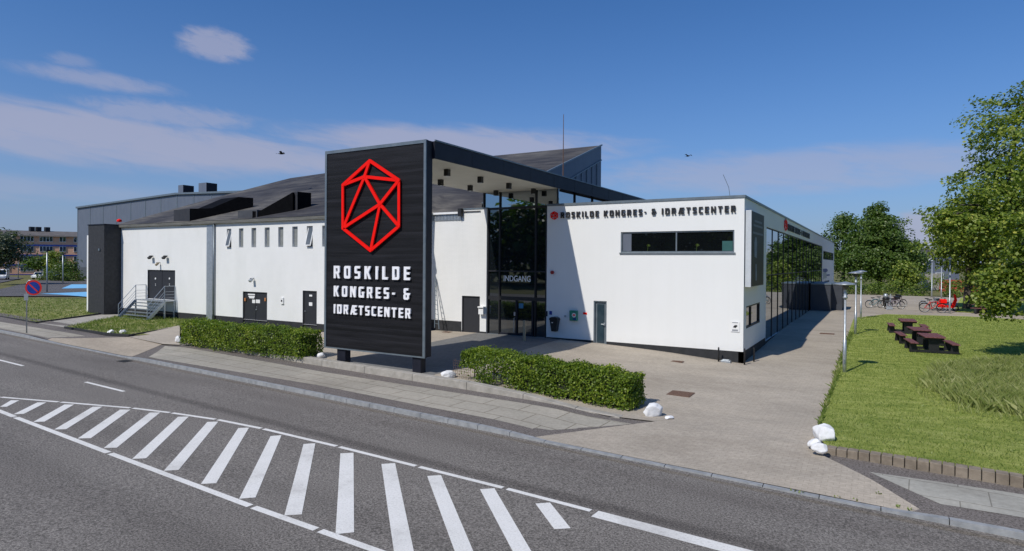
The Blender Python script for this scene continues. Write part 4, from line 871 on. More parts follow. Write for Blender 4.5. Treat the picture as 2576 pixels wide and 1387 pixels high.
def _roof(px, py):
    d = ray(px, py); k = .3215; t = (7.42-CAM[2]+k*(CAM[1]-RY0))/(d[2]-k*d[1]); return CAM+d*t
def onV(px, py, a, b):
    n = np.array([-(b[1]-a[1]), b[0]-a[0], 0]); d = ray(px, py); t = ((np.array([a[0], a[1], 0])-CAM) @ n)/(d @ n); return CAM+d*t
M['dormer'] = mk('dormer_shade_black', (.004, .004, .005), (.007, .007, .008), 4, .8, spec=.06); M['dormer_lit_front'] = mk('dormer_lit_front', (.035, .036, .042), (.045, .046, .052), 3, .6, spec=.2)  # near-black sides and greyer front put shade and sunlight into the colour
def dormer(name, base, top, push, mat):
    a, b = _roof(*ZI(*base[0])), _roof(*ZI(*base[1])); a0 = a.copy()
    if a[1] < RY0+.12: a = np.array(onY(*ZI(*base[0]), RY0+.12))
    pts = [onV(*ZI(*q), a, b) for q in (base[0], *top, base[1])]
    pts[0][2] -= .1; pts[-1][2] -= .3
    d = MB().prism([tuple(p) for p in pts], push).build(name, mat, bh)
    q = np.array(push); o = np.array([0, -.02, 0]); MB().prism([tuple(pts[0]+o), tuple(pts[0]+q+o), tuple(pts[1]+q+o), tuple(pts[1]+o)], (0, -.02, 0)).build('dormer_lit_front', M['dormer_lit_front'], d)
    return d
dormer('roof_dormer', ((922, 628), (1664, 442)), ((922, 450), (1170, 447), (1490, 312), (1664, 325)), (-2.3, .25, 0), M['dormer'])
dormer('roof_dormer', ((1660, 560), (2132, 480)), ((1660, 480), (1730, 484), (2128, 258)), (-.9, 1.6, .1), M['dormer'])  # black wedge stands for a side wall plus the shadow lying on the roof
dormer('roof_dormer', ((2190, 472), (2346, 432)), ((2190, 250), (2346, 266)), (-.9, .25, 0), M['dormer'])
a, b = _roof(*ZI(1340, 605)), _roof(*ZI(1532, 605)); tz_ = onV(*ZI(1340, 465), a, b)[2]
a[1] = b[1] = max(a[1], RY0+.3); MB().box(a[0], b[0], a[1], a[1]+1.6, 7.2, tz_).build('roof_box', mk('roof_box_grey', (.05, .052, .058), (.07, .072, .078), 3, .6), bh)
MB().tube([(-13.0, 9.0, 8), (-13.0, 9.0, 14.6)], [.05, .02], 6).build('aerial', M['rust'], bh)
# black brick porch block at the left end
pb_ = onX(262, 600, xl); pc = onY(222, 600, pb_[1]); ptop = float(onX(262, 566, xl)[2])
bk = empty('porch_block', ((pc[0]+xl)/2, pb_[1], .62), 'tall black brick block standing at the left end of the white hall', 'building')
MB().box(pc[0], xl-.01, pb_[1], YL+3, .4, ptop).build('wall', M['black_brick'], bk); MB().box(pc[0]-.04, xl+.02, pb_[1]-.04, YL+3, ptop, ptop+.08).build('cap', M['dark_metal'], bk)
MB().box(pc[0]-1.5, pc[0]-.02, pb_[1]+.6, YL+3, .5, ptop-.7).build('white_panel', M['white_paint'], bk)
q = onY(*ZA(742, 668), pb_[1]); MB().box(q[0]-.1, q[0]+.1, pb_[1]-.08, pb_[1]-.002, q[2]-.08, q[2]+.08).build('wall_lamp', M['grey_trim'], bk)
# steel stairs at the left door
Xl, Xr_ = hx_(ZJ(752, 800)), hx_(ZJ(1376, 800)); pf = onX(*ZJ(515, 945), Xl); pbm = onX(*ZJ(140, 1190), Xl); zp, Y1, Y2, zb_ = D3[3]-.02, float(pf[1]), float(pbm[1]), .62
st = empty('steel_stairs', ((Xl+Xr_)/2, Y1, .62), 'galvanised steel stairs with railings up to the black double door', 'stairs')
MB().box(Xl, Xr_, Y1, YL-.02, zp-.06, zp).build('platform', M['galv'], st)
nS = 6; tm = MB()
for k in range(nS):
    t = (k+1)/(nS+.5); y = Y1+(Y2-Y1)*t; z = zp-(zp-zb_)*t; tm.box(Xl+.03, Xr_-.03, y-.02, y+.27, z-.04, z)
tm.build('treads', M['grey_trim'], st)
sm = MB()
for X in (Xl, Xr_): sm.beam((X, Y1, zp-.08), (X, Y2, zb_+.02), .05, .2)
sm.build('stringers', M['galv'], st)
for X in (Xl, Xr_):
    rm = MB(); Hh = 1.02
    for (y, z) in ((YL-.05, zp), (Y1, zp), (Y2, zb_)): rm.tube([(X, y, z-.05), (X, y, z+Hh)], .025, 6)
    for k in (1, .62, .42, .2):
        rm.tube([(X, YL-.05, zp+Hh*k), (X, Y1, zp+Hh*k), (X, Y2, zb_+Hh*k)], .02 if k == 1 else .013, 6)
    rm.build('railing', M['galv'], st)
sp_ = MB()
for (x, y) in ((Xl, Y1), (Xr_, Y1), (Xr_, YL-.1)): sp_.box(x-.04, x+.04, y-.04, y+.04, .55, zp-.06)
sp_.build('supports', M['galv'], st)
# ================================================================== grey sports hall, flats and what stands far off
Yh = 40.
sh = empty('sports_hall', (-120, Yh, .7), 'very large grey panelled sports hall with low gable behind the white hall', 'building')
pl_ = [onY(195, 704, Yh), onY(195, 523, Yh), onY(445, 488, Yh)]; hw = pl_[2][0]-pl_[0][0]; xr = pl_[2][0]+hw
zb, ze, za = .3, float(pl_[1][2]), float(pl_[2][2]); xa = pl_[0][0]
poly = [(xa, Yh, zb), (xr, Yh, zb), (xr, Yh, ze), (xa+hw, Yh, za), (xa, Yh, ze)]
MB().prism(poly, (0, 55, 0)).build('wall', M['panel_grey'], sh)
jm = MB(); n = 14
for k in range(n+1):
    x = xa+(xr-xa)*k/n; zt = ze+(za-ze)*(1-abs(2*k/n-1)); jm.box(x-.09, x+.09, Yh-.05, Yh-.004, zb, zt-.1)
jm.build('panel_joints', M['grey_trim'], sh)
rm = MB(); rm.beam((xa-.2, Yh-.1, ze), (xa+hw, Yh-.1, za), .5, .35); rm.beam((xa+hw, Yh-.1, za), (xr, Yh-.1, ze), .5, .34); rm.build('verge_trim', M['grey_trim'], sh)
MB().box(xa-.05, xa+16, Yh-.12, Yh-.01, zb, float(onY(200, 672, Yh)[2])).build('base_band', mk('base_band', (.07, .082, .10), (.085, .097, .115), 2, .5), sh)
for (a, b, c, e, f) in ((780, 838, 948, 170, 262), (1020, 1112, 1255, 142, 262)):
    p0, p1, p2 = onY(*ZI(a, e), Yh+3), onY(*ZI(b, e), Yh+3), onY(*ZI(c, e+8), Yh+9)
    z1 = onY(*ZI(b, e), Yh+3)[2]; z0 = onY(*ZI(b, f+6), Yh+3)[2]-1.2
    r = empty('ventilation_unit', (p0[0], Yh+3, z0), 'dark ventilation box on the grey hall roof, %s one' % ('smaller left' if a < 800 else 'larger right'), 'ventilation unit', 'ventilation boxes on the sports hall')
    MB().box(p0[0], p1[0], Yh+3, Yh+5.2, z0, z1).build('casing', M['panel_grey'], r)
    lv = MB()
    for k in range(9): lv.box(p1[0]-.02, p1[0]+.06, Yh+3.1, Yh+5.1, z0+.4+k*(z1-z0-.5)/9, z0+.4+(k+.7)*(z1-z0-.5)/9)
    lv.box(p1[0]-.01, p1[0]+.02, Yh+3, Yh+5.2, z0, z1); lv.build('louvres', M['dark_metal'], r)
# flats
fl = [atD(-60, 689, 150), atD(193, 691, 160)]
Pa, Pb = np.array([fl[0][0], fl[0][1]]), np.array([fl[1][0], fl[1][1]]); Uf = (Pb-Pa)/np.linalg.norm(Pb-Pa); Nf = np.array([Uf[1], -Uf[0]])
Lf = float(np.linalg.norm(Pb-Pa))+14; z0 = .5
zt = 4.8+ (651-577)/F_*152
fb_ = empty('apartment_block', (*(Pa+Uf*Lf/2), z0), 'four-storey pinkish brick flats with blue bands far off at the left', 'apartment block')
mat_brick = mk('pink_brick', (.70, .38, .24), (.80, .47, .32), .4, .85)
P3 = lambda u, k, z: (*(Pa+Uf*u-Nf*0+Nf*k), z)
MB().prism([P3(0, 0, z0), P3(Lf, 0, z0), P3(Lf, 0, zt-1.6), P3(0, 0, zt-1.6)], (-Nf[0]*11, -Nf[1]*11, 0)).build('wall', mat_brick, fb_)
MB().prism([P3(-.6, .6, zt-1.6), P3(-.6, .5, zt-1.3), P3(-.6, -5.5, zt), P3(-.6, -11.6, zt-1.5)], tuple(np.r_[Uf*(Lf+1.2), 0])).build('roof', mk('roof_tile_grey', (.10, .09, .085), (.15, .135, .125), .8, .8), fb_)
fh = (zt-1.6-z0)/4.0
for k in range(4):
    MB().prism([P3(0, .04, z0+fh*k+.05), P3(Lf, .04, z0+fh*k+.05), P3(Lf, .04, z0+fh*k+.42), P3(0, .04, z0+fh*k+.42)], (Nf[0]*.1, Nf[1]*.1, 0)).build('blue_band', M['blue'], fb_)
wlist = [(6, 3.0), (12, 2.0), (18.5, 6.0), (27, 6.0), (36, 3.0), (42.5, 3.0)]
usc = (Lf-14)/44.
for k in range(4):
    for (uu, ww) in wlist:
        a, b = uu*usc, (uu+ww)*usc; c, e = z0+fh*k+1.15, z0+fh*k+2.6
        f = MB().prism([P3(a, .02, c), P3(b, .02, c), P3(b, .02, e), P3(a, .02, e)], (Nf[0]*.08, Nf[1]*.08, 0)).build('window', M['white_paint'], fb_)
        n = max(2, int(round(ww/1.5))); pm = MB()
        for q in range(n):
            x0, x1 = a+(b-a)*(q+.1)/n, a+(b-a)*(q+.9)/n; pm.prism([P3(x0, .11, c+.14), P3(x1, .11, c+.14), P3(x1, .11, e-.14), P3(x0, .11, e-.14)], (Nf[0]*.03, Nf[1]*.03, 0))
        pm.build('pane', M['glass_far'], f)
for uu in (22, 25, 29):
    q = Pa+Uf*uu*usc-Nf*5; MB().box(q[0]-.5, q[0]+.5, q[1]-.5, q[1]+.5, zt-.8, zt+1.0).build('chimney', M['black'], fb_)
# ================================================================== plants
def leaf_mesh(name, C, size, mat, parent, nrm=None, rand=.8, aspect=.62, rng=RNG):
    n = len(C); v = rng.normal(size=(n, 3)); v /= np.linalg.norm(v, axis=1)[:, None]
    N_ = v*rand if nrm is None else nrm+v*rand
    N_ /= np.linalg.norm(N_, axis=1)[:, None]
    t = np.cross(N_, rng.normal(size=(n, 3))); t /= np.linalg.norm(t, axis=1)[:, None]; b = np.cross(N_, t)
    s = (size*(.65+.7*rng.random(n)))[:, None]
    P = np.stack([C-t*s*.5, C+b*s*aspect*.5-t*s*.06+N_*s*.08, C+t*s*.5, C-b*s*aspect*.5-t*s*.06+N_*s*.08], 1).reshape(-1, 3)
    return polymesh(name, P, np.arange(4*n).reshape(n, 4), mat, parent)
def crown_points(center, rad, ncl, per, csize, rng, shell=.55, flat=.6, lump=.22):
    c = np.array(center); r = np.array(rad); d = rng.normal(size=(ncl, 3)); d /= np.linalg.norm(d, axis=1)[:, None]
    k = (shell+(1-shell)*rng.random(ncl)**.6)
    ph = rng.random(6)*6.28
    lum = 1+lump*(np.sin(3*np.arctan2(d[:, 1], d[:, 0])+ph[0])*np.cos(2.5*d[:, 2]+ph[1])+.6*np.sin(5.3*d[:, 0]+4*d[:, 2]+ph[2]))
    cc = c+d*r*(k*lum)[:, None]
    sz = csize*(.6+.8*rng.random(ncl)); q = np.clip(rng.normal(size=(ncl, per, 3)), -1.5, 1.5)*np.array([1, 1, flat]); q = q*sz[:, None, None]*.55
    droop = -.18*(q[..., 0]**2+q[..., 1]**2)/np.maximum(sz, .1)[:, None]; q[..., 2] += droop
    P = (cc[:, None, :]+q).reshape(-1, 3); out = (P-c)/r; out /= np.maximum(np.linalg.norm(out, axis=1), .05)[:, None]
    nn = out*.55+np.array([0, 0, .6]); return P, nn, cc
def tree(name, label, base, cc, rad, ncl, per, csize, leaf, mat, tr, group=None, seed=1, shell=.55, flat=.6, cat='tree', extra=None, lump=.22, nlimb=9):
    rng = np.random.default_rng(seed); t = empty(name, tuple(base), label, cat, group)
    P, nn, cl = crown_points(cc, rad, ncl, per, csize, rng, shell, flat, lump)
    if extra:
        for (c2, r2, n2) in extra:
            p2, n2_, c2_ = crown_points(c2, r2, n2, per, csize, rng, .2, flat, lump); P = np.r_[P, p2]; nn = np.r_[nn, n2_]; cl = np.r_[cl, c2_]
    leaf_mesh('crown', P, leaf, mat, t, nn, .75, .7, rng)
    m = MB(); b = Vector(base); c = Vector(cc); mid = Vector((b.x+(c.x-b.x)*.55, b.y+(c.y-b.y)*.55, b.z+(c.z-b.z)*.72)); m.tube([b-Vector((0, 0, .3)), b+Vector((0, 0, .25)), b.lerp(mid, .5)+Vector((.1*tr, .2*tr, 0)), mid, c+Vector((0, 0, rad[2]*.35))], [tr*1.35, tr, tr*.85, tr*.62, tr*.15], 9)
    for i in range(nlimb):
        q = Vector(cl[rng.integers(len(cl))]); s = b.lerp(mid, .75+.25*rng.random()); m.tube([s, s.lerp(q, .5)+Vector((0, 0, .12*(q-s).length)), q], [tr*.4, tr*.25, tr*.06], 6)
    m.build('trunk', M['bark'], t, True); return t
def ground_at(p): return (p[0], p[1], F(p[0], p[1]))
def hedge(name, label, a, b, wd, ht, n, seed, gaps=(), leaf=.10, mat='leaf_hedge', over=0):
    rng = np.random.default_rng(seed); a, b = np.array(a), np.array(b); L = np.linalg.norm(b-a); d = (b-a)/L; q = np.array([-d[1], d[0]])
    c = (a+b)/2; t = empty(name, (c[0], c[1], F(*c)), label, 'hedge')
    wts = np.array([L*ht, L*ht, L*wd, wd*ht, wd*ht]); f = rng.choice(5, n, p=wts/wts.sum()); u = rng.random(n); v = rng.random(n); w = rng.random(n)
    S = np.zeros((n, 3)); NN = np.zeros((n, 3))
    S[:, 0] = u*L; S[:, 1] = (v-.5)*wd; S[:, 2] = w*ht
    S[f == 0, 1] = -wd/2; NN[f == 0, 1] = -1; S[f == 1, 1] = wd/2; NN[f == 1, 1] = 1; S[f == 2, 2] = ht; NN[f == 2, 2] = 1; S[f == 3, 0] = 0; NN[f == 3, 0] = -1; S[f == 4, 0] = L; NN[f == 4, 0] = 1
    lump = .06*np.sin(S[:, 0]*2.3+seed)*np.cos(S[:, 2]*3.1+S[:, 0])+.05*np.sin(S[:, 0]*5.1+S[:, 2]*6)+rng.normal(size=n)*.045
    S += NN*lump[:, None]; S[:, 2] += .035*np.sin(S[:, 0]*1.7)+.02*np.sin(S[:, 0]*6.1)
    tuft = rng.random(n) < .05; S[tuft & (f == 2), 2] += rng.random((tuft & (f == 2)).sum())*.12
    keep = np.ones(n, bool)
    for (g0, g1, z0, z1, pr) in gaps: keep &= ~((S[:, 0] > g0) & (S[:, 0] < g1) & (S[:, 2] > z0) & (S[:, 2] < z1) & (rng.random(n) < pr))
    keep &= ~((S[:, 2] < .12) & (rng.random(n) < .6))
    S, NN = S[keep], NN[keep]; gz = np.array([F(*(a+d*min(max(s, 0), L))) for s in S[:, 0]])
    P = np.c_[a[0]+d[0]*S[:, 0]+q[0]*S[:, 1], a[1]+d[1]*S[:, 0]+q[1]*S[:, 1], gz+S[:, 2]]; N3 = np.c_[d[0]*NN[:, 0]+q[0]*NN[:, 1], d[1]*NN[:, 0]+q[1]*NN[:, 1], NN[:, 2]+.35]
    leaf_mesh('leaves', P, leaf, M[mat], t, N3, 1.05, .66, rng)
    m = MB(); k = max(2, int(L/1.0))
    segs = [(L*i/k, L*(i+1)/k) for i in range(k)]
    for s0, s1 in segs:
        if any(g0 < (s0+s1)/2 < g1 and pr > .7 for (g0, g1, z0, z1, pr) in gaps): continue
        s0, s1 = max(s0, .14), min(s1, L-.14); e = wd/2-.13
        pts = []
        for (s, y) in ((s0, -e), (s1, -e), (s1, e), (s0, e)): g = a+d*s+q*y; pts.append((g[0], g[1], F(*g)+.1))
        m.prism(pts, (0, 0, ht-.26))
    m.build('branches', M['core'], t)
    sm = MB(); s = .2
    while s < L: g = a+d*s; sm.tube([(g[0], g[1], F(*g)-.05), (g[0]+.02, g[1], F(*g)+.4)], .02, 5); s += .42
    o_ = sm.build('stems', M['bark'], t); o_['kind'] = 'stuff'; return t
hedge('clipped_hedge', 'long clipped beech hedge left of the black sign tower', (-23.5, -10.02), (-15.0, -10.28), 1.1, 1.06, 27000, 3, [(-.1, .1, 0, 2, 0)], .075)
hedge('clipped_hedge', 'clipped hedge with a thin gap right of the black sign tower', (-7.45, -9.80), (-1.22, -10.17), 1.12, .97, 27000, 8, [(-.3, .65, -.1, .45, .93), (1.45, 1.85, -.1, .62, .78), (3.8, 4.15, .3, .6, .6), (2.6, 2.8, .1, .5, .5)], .075)
# grass that nobody could count
def blades(name, poly, n, h0, h1, wdt, mat, zf=F, seed=1, lean=.35, clump=0.0):
    rng = np.random.default_rng(seed); P = np.array([p[:2] for p in poly]); lo, hi = P.min(0), P.max(0); out = []
    while len(out) < n:
        c = lo+(hi-lo)*rng.random((n*2, 2)); x, y = c[:, 0], c[:, 1]; ins = np.zeros(len(c), bool); j = len(P)-1
        for i in range(len(P)):
            xi, yi, xj, yj = *P[i], *P[j]; cond = ((yi > y) != (yj > y)) & (x < (xj-xi)*(y-yi)/(yj-yi+1e-12)+xi); ins ^= cond; j = i
        c = c[ins]
        if clump:
            k = .5+.5*np.sin(c[:, 0]*2.1+np.sin(c[:, 1]*1.7)*2)*np.cos(c[:, 1]*2.6+c[:, 0]); c = c[rng.random(len(c)) < (1-clump)+clump*k]
        out += c.tolist()
    c = np.array(out[:n]); z = np.array([zf(a, b) for a, b in c]); h = h0+(h1-h0)*rng.random(n)**1.6; a = rng.random(n)*6.283; l = rng.normal(size=(n, 2))*lean*h[:, None]
    w = wdt*(.6+.8*rng.random(n)); dx, dy = np.cos(a)*w/2, np.sin(a)*w/2
    b0 = np.c_[c[:, 0]-dx, c[:, 1]-dy, z-.01]; b1 = np.c_[c[:, 0]+dx, c[:, 1]+dy, z-.01]; m_ = np.c_[c[:, 0]+l[:, 0]*.35+dx*.7, c[:, 1]+l[:, 1]*.35+dy*.7, z+h*.6]; tp = np.c_[c[:, 0]+l[:, 0], c[:, 1]+l[:, 1], z+h]
    V = np.stack([b0, b1, m_, tp], 1).reshape(-1, 3); o = polymesh(name, V, np.arange(4*n).reshape(n, 4), mat); o['kind'] = 'stuff'; return o
v1 = PX([(-40, 803), (0, 798.4), (91.4, 813.6), (294.5, 784.8), (262, 778), (223, 754), (0, 750), (-40, 752)], onG)
v2 = PX([(162.5, 825.5), (267, 842), (325, 846.4), (450, 825.5), (458, 836), (545, 838), (590, 812)], onG)+[(-31.5, YL-.05), (-36.5, YL-.05)]+PX([(355, 784.8), (300, 797)], onG)
sheet('verge', v1, F, M['verge'], 1.0, lift=.05); sheet('verge', v2, F, M['verge'], 1.0, lift=.05)
sheet('path', PX([(91.4, 813.8), (294.5, 785), (356, 785), (300, 797), (162, 825.3)], onG), F, M['concrete'], 1.0, lift=.03)
blades('rough_grass', v1, 15000, .04, .22, .022, M['blade'], seed=2, clump=.85); blades('rough_grass', v2, 15000, .04, .24, .022, M['blade'], seed=3, clump=.85)
for pts in ([(0, 799.5), (91.4, 814.6), (294.5, 785.6)], [(162.5, 826.5), (267, 843), (325, 847.4), (449, 826.5)]):
    eg = MB(); W3 = [onG(*q) for q in pts]
    for a, b in zip(W3[:-1], W3[1:]): eg.beam(a+np.array([0, 0, .05]), b+np.array([0, 0, .05]), .07, .14)
    tag(eg.build('verge_edging', M['plinth']), 'thin black edging along the %s rough grass patch' % ('far left' if pts[0][0] == 0 else 'pointed middle'), 'lawn edging')
tg = PX([(2328, 975), (2360, 935), (2430, 925), (2575, 915), (2660, 925), (2660, 1075), (2575, 1052), (2470, 1035), (2380, 1010)], onG)
tg2 = PX([(2290, 985), (2335, 925), (2430, 912), (2600, 900), (2700, 925), (2700, 1085), (2575, 1068), (2460, 1050), (2350, 1028)], onG)
blades('tall_grass', tg, 26000, .10, .50, .008, M['blade_tall'], seed=4, lean=.4, clump=.75); blades('tall_grass', tg2, 5000, .05, .3, .008, M['blade_tall'], seed=24, lean=.4, clump=.9)
lawn_near = [le[1], le[2], le[3], le[4], le[5]]+PX([(2575, 830), (2700, 900)], onG)+[(lk[k][0], lk[k][1]+.26) for k in (3, 1, 0)]
blades('lawn_grass', lawn_near, 70000, .02, .055, .015, M['blade'] if False else leafmat('lawn_blades', [(0, (.09, .15, .026)), (.5, (.18, .245, .05)), (1, (.34, .37, .11))], .3), lambda x, y: F(x, y)+.03, 5, .5)
blades('lawn_grass', PX([(2150, 800), (2226, 793), (2430, 798.5), (2575, 806.5), (2575, 832), (2140, 855)], onG), 20000, .02, .06, .03, bpy.data.materials['lawn_blades'], lambda x, y: F(x, y)+.03, 15, .5)
ed_ = PX([(2136, 840), (2128, 860), (2107, 914), (2093, 968), (2076, 1010), (2057, 1073), (2063, 1076), (2086, 1012), (2103, 968), (2117, 914), (2138, 860), (2146, 840)], onG)
blades('edge_grass', ed_, 1500, .05, .2, .03, M['blade'], lambda x, y: F(x, y)+.02, 6, .5)
# weeds along kerb joints
wk = MB()
for (px, py) in ((2470/1.0*0+2015, 1244), (1995, 1238), (2105, 1255), (2150, 1262), (2290, 1286), (2262, 1279), (2210, 1245)):
    p = onP(px, py)
    for k in range(7): a = random.random()*6.28; r = .06; wk.add([(p[0], p[1], p[2]), (p[0]+r*math.cos(a), p[1]+r*math.sin(a), p[2]+.06), (p[0]+r*math.cos(a+.5), p[1]+r*math.sin(a+.5), p[2]+.03)], [(0, 1, 2)])
wk.build('kerb_weeds', M['blade'])['kind'] = 'stuff'
# trees
def dtree(label, px, py_base, d, pxc, pyc, rxp, rzp, **k):
    b = atD(px, py_base, d); c = atD(pxc, pyc, d+k.pop('dd', 0)); s = d/F_; return tree(k.pop('name', 'broadleaf_tree'), label, (b[0], b[1], k.pop('z', F(b[0], b[1]))), tuple(c), (rxp*s, rxp*s, rzp*s), **k)
dtree('large pointed dark green tree behind the bicycles', 2212, 728, 102, 2215, 652, 90, 50, ncl=270, per=95, csize=1.4, leaf=.36, mat=M['leaf_dark'], tr=.4, seed=5, shell=.66, flat=.42, lump=.08, nlimb=16, extra=[(tuple(atD(2214, 608, 102)), (4.9, 4.9, 3.2), 150), (tuple(atD(2210, 570, 102)), (3.1, 3.1, 2.6), 62), (tuple(atD(2208, 536, 102)), (1.2, 1.2, 1.6), 18)])
dtree('darker tree half hidden behind the end of the white building', 2120, 725, 114, 2120, 622, 38, 70, ncl=130, per=55, csize=1.5, leaf=.38, mat=M['leaf_dark'], tr=.35, seed=6, shell=.6, flat=.5, lump=.12, extra=[(tuple(atD(2126, 556, 114)), (1.6, 1.6, 1.7), 22)])
dtree('yellow-green young tree in front of the red fence', 2290, 735, 91, 2285, 690, 30, 34, ncl=60, per=45, csize=1.0, leaf=.32, mat=M['leaf_maple'], tr=.12, seed=7)
dtree('tall maple with leaning trunk by the red bicycles', 2432, 772, 57, 2442, 590, 88, 118, ncl=200, per=56, csize=1.05, leaf=.28, mat=M['leaf_maple'], tr=.36, seed=9, shell=.45, flat=.45, lump=.24, nlimb=24)
dtree('towering maple with thick trunk beside the far picnic table', 2466, 779, 52, 2590, 430, 150, 225, ncl=360, per=62, csize=1.05, leaf=.27, mat=M['leaf_maple'], tr=.42, seed=10, shell=.4, flat=.42, lump=.28, nlimb=34, extra=[(tuple(atD(2470, 560, 50)), (3.0, 3.0, 3.4), 90), (tuple(atD(2380, 570, 50)), (1.2, 1.2, 1.6), 22), (tuple(atD(2560, 680, 50)), (3.2, 3.2, 2.2), 70)])
tree('broadleaf_tree', 'near tree at the right edge with branches hanging over the lawn', (14.6, 1.6, .7), (14.0, .8, 8.6), (5.0, 5.0, 4.8), 230, 80, .62, .17, M['leaf_maple'], .3, None, 12, .5, .45, nlimb=26, extra=[(tuple(atD(2520, 745, 27)), (.7, .7, .9), 26), (tuple(atD(2560, 700, 27)), (1.0, 1.0, 1.0), 30), (tuple(atD(2575, 620, 27)), (1.2, 1.2, 1.4), 34)])
dtree('silvery willow at the far left edge', -6, 690, 96, -2, 625, 46, 48, ncl=120, per=50, csize=1.3, leaf=.36, mat=M['leaf_silver'], tr=.25, seed=13, name='willow_tree')
dtree('small spreading tree in front of the flats', 96, 690, 128, 92, 660, 27, 11, ncl=32, per=40, csize=1.6, leaf=.42, mat=M['leaf_dark'], tr=.3, seed=14)
dtree('tall narrow tree in front of the flats', 133, 692, 128, 133, 655, 12, 22, ncl=24, per=40, csize=1.3, leaf=.42, mat=M['leaf_maple'], tr=.2, seed=15)
dtree('dense round tree between flats and grey hall', 162, 692, 126, 163, 675, 22, 16, ncl=40, per=40, csize=1.4, leaf=.42, mat=M['leaf_dark'], tr=.25, seed=16)
def mass(name, label, pts, rad, ncl, per, csize, leaf, mat, seed, cat):
    rng = np.random.default_rng(seed); P = []; NN = []
    for a, b in zip(pts[:-1], pts[1:]):
        k = max(1, int(np.hypot(b[0]-a[0], b[1]-a[1])/(rad*1.1)))
        for i in range(k):
            t = (i+.5)/k; x, y = a[0]+(b[0]-a[0])*t, a[1]+(b[1]-a[1])*t; h = rad*(.75+.5*rng.random()); p, n_, _ = crown_points((x, y, F(x, y)+h*.45), (rad*1.1, rad*1.1, h*.75), ncl, per, csize, rng, .5, .7, .2); P.append(p); NN.append(n_)
    P = np.concatenate(P); NN = np.concatenate(NN); o = leaf_mesh(name, P, leaf, mat, None, NN, .7, .6, rng); tag(o, label, cat); return o
A_ = [onG(2128, 741), onG(2180, 740), onG(2250, 742), onG(2320, 746), onG(2400, 748), onG(2450, 750)]
A_ = [(p[0]+.2, p[1]+1.6) for p in A_]; M['leaf_belt'] = leafmat('belt_leaves', [(0, (.07, .115, .018)), (.55, (.15, .22, .036)), (1, (.28, .32, .07))])
mass('shrub_hedge', 'wide untrimmed green shrub belt behind the parked bicycles', A_, 1.95, 22, 46, .8, .24, M['leaf_belt'], 17, 'hedge')
A_ = [(p[0]+.5, p[1]+12) for p in A_[:4]]
mass('shrub_hedge', 'dark shrubs in the shade under the round tree', A_, 2.6, 14, 40, 1.1, .3, M['leaf_dark'], 18, 'hedge')
mass('shrub_hedge', 'dark undergrowth below the tall maples at the right', [tuple(onG(2420, 752)[:2]+np.array([1, 6])), tuple(onG(2620, 752)[:2]+np.array([2, 6]))], 2.3, 15, 40, 1.0, .3, M['leaf_dark'], 19, 'hedge')
mass('shrub_hedge', 'low brownish shrubs beside the grey hall', [tuple(atD(128, 690, 118)[:2]), tuple(atD(192, 690, 112)[:2])], 1.9, 12, 34, 1.0, .4, M['leaf_shrub'], 20, 'hedge')
# trees over the road, which the windows reflect
rt = tree('broadleaf_tree', 'broad tree across the road, seen only in the window reflections', (0, 0, .5), (0, 0, 6.2), (6.5, 5, 5), 60, 36, 2.2, .9, M['leaf_dark'], .35, 'trees across the road', 21)
sp_r = [(-66, -76), (-54, -80), (-44, -75), (-34, -79), (-22, -82), (-8, -78), (8, -80), (26, -76), (-80, -72), (-96, -74)]
for i, (x, y) in enumerate(sp_r):
    o = rt if i == 0 else copy_tree(rt); o.location = (x, y, .5); o.rotation_euler = (0, 0, i*1.3); k = 1.45+.12*(i % 4); o.scale = (k, k, k)
sd_r = tree('broadleaf_tree', 'full green tree right of the lawn, mirrored in the side glazing', (0, 0, .8), (0, 0, 6.4), (4.6, 4.6, 4.6), 90, 36, 1.5, .5, M['leaf_maple'], .3, 'trees right of the lawn', 22)
for i, (x, y) in enumerate([(24, 22), (27, 33), (23, 44), (29, 54), (25, 66), (33, 14)]):
    o = sd_r if i == 0 else copy_tree(sd_r); o.location = (x, y, .8); o.rotation_euler = (0, 0, i*1.1)
# ================================================================== things standing about
def stone(px, py, sx, sy_, sz, label, seed, f=None, group='white painted stones'):
    p = (f or onG)(px, py); bm = bmesh.new(); bmesh.ops.create_icosphere(bm, subdivisions=4, radius=1); rg = np.random.default_rng(seed); ph = rg.random((6, 3))*6; dr = rg.normal(size=(16, 3)); dr /= np.linalg.norm(dr, axis=1)[:, None]; cut = .62+.28*rg.random(16)
    from mathutils import noise as NZ
    for v in bm.verts:
        d = Vector(v.co)
        for k in range(16):
            q = d.dot(Vector(dr[k]))
            if q > cut[k]: d -= Vector(dr[k])*(q-cut[k])*.97
        d *= 1+.10*NZ.noise(v.co*2.0+Vector((seed*3.1, 0, 0)))+.03*NZ.noise(v.co*7.0+Vector((seed, 4, 0))); v.co = Vector((d.x*sx, d.y*sy_, d.z*sz))
    me = bpy.data.meshes.new('white_stone'); bm.to_mesh(me); bm.free(); o = link('white_stone', me, M['stone_white'], None, True); o.location = (p[0], p[1], p[2]+sz*.62); o.rotation_euler = (0, 0, seed*.7)
    tag(o, label, 'stone', group)
stone(1641, 1046, .33, .22, .22, 'large white painted stone at the right end of the hedge', 1)
stone(1683, 1053, .16, .12, .05, 'flat white stone chip beside the large hedge stone', 2)
stone(2072, 1108, .34, .27, .25, 'biggest rounded white stone on the corner of the lawn', 3)
stone(2048, 1126, .16, .14, .13, 'small white stone left of the biggest lawn corner stone', 4)
stone(2062, 1138, .19, .13, .13, 'small angular white stone in front of the biggest lawn corner stone', 5)
stone(1128, 950, .30, .22, .16, 'flat white stone on the retaining kerb right of the sign tower', 6)
stone(808, 901, .22, .18, .14, 'white stone at the right end of the left hedge', 7)
stone(448, 862, .18, .18, .22, 'white stone at the left end of the left hedge', 8)
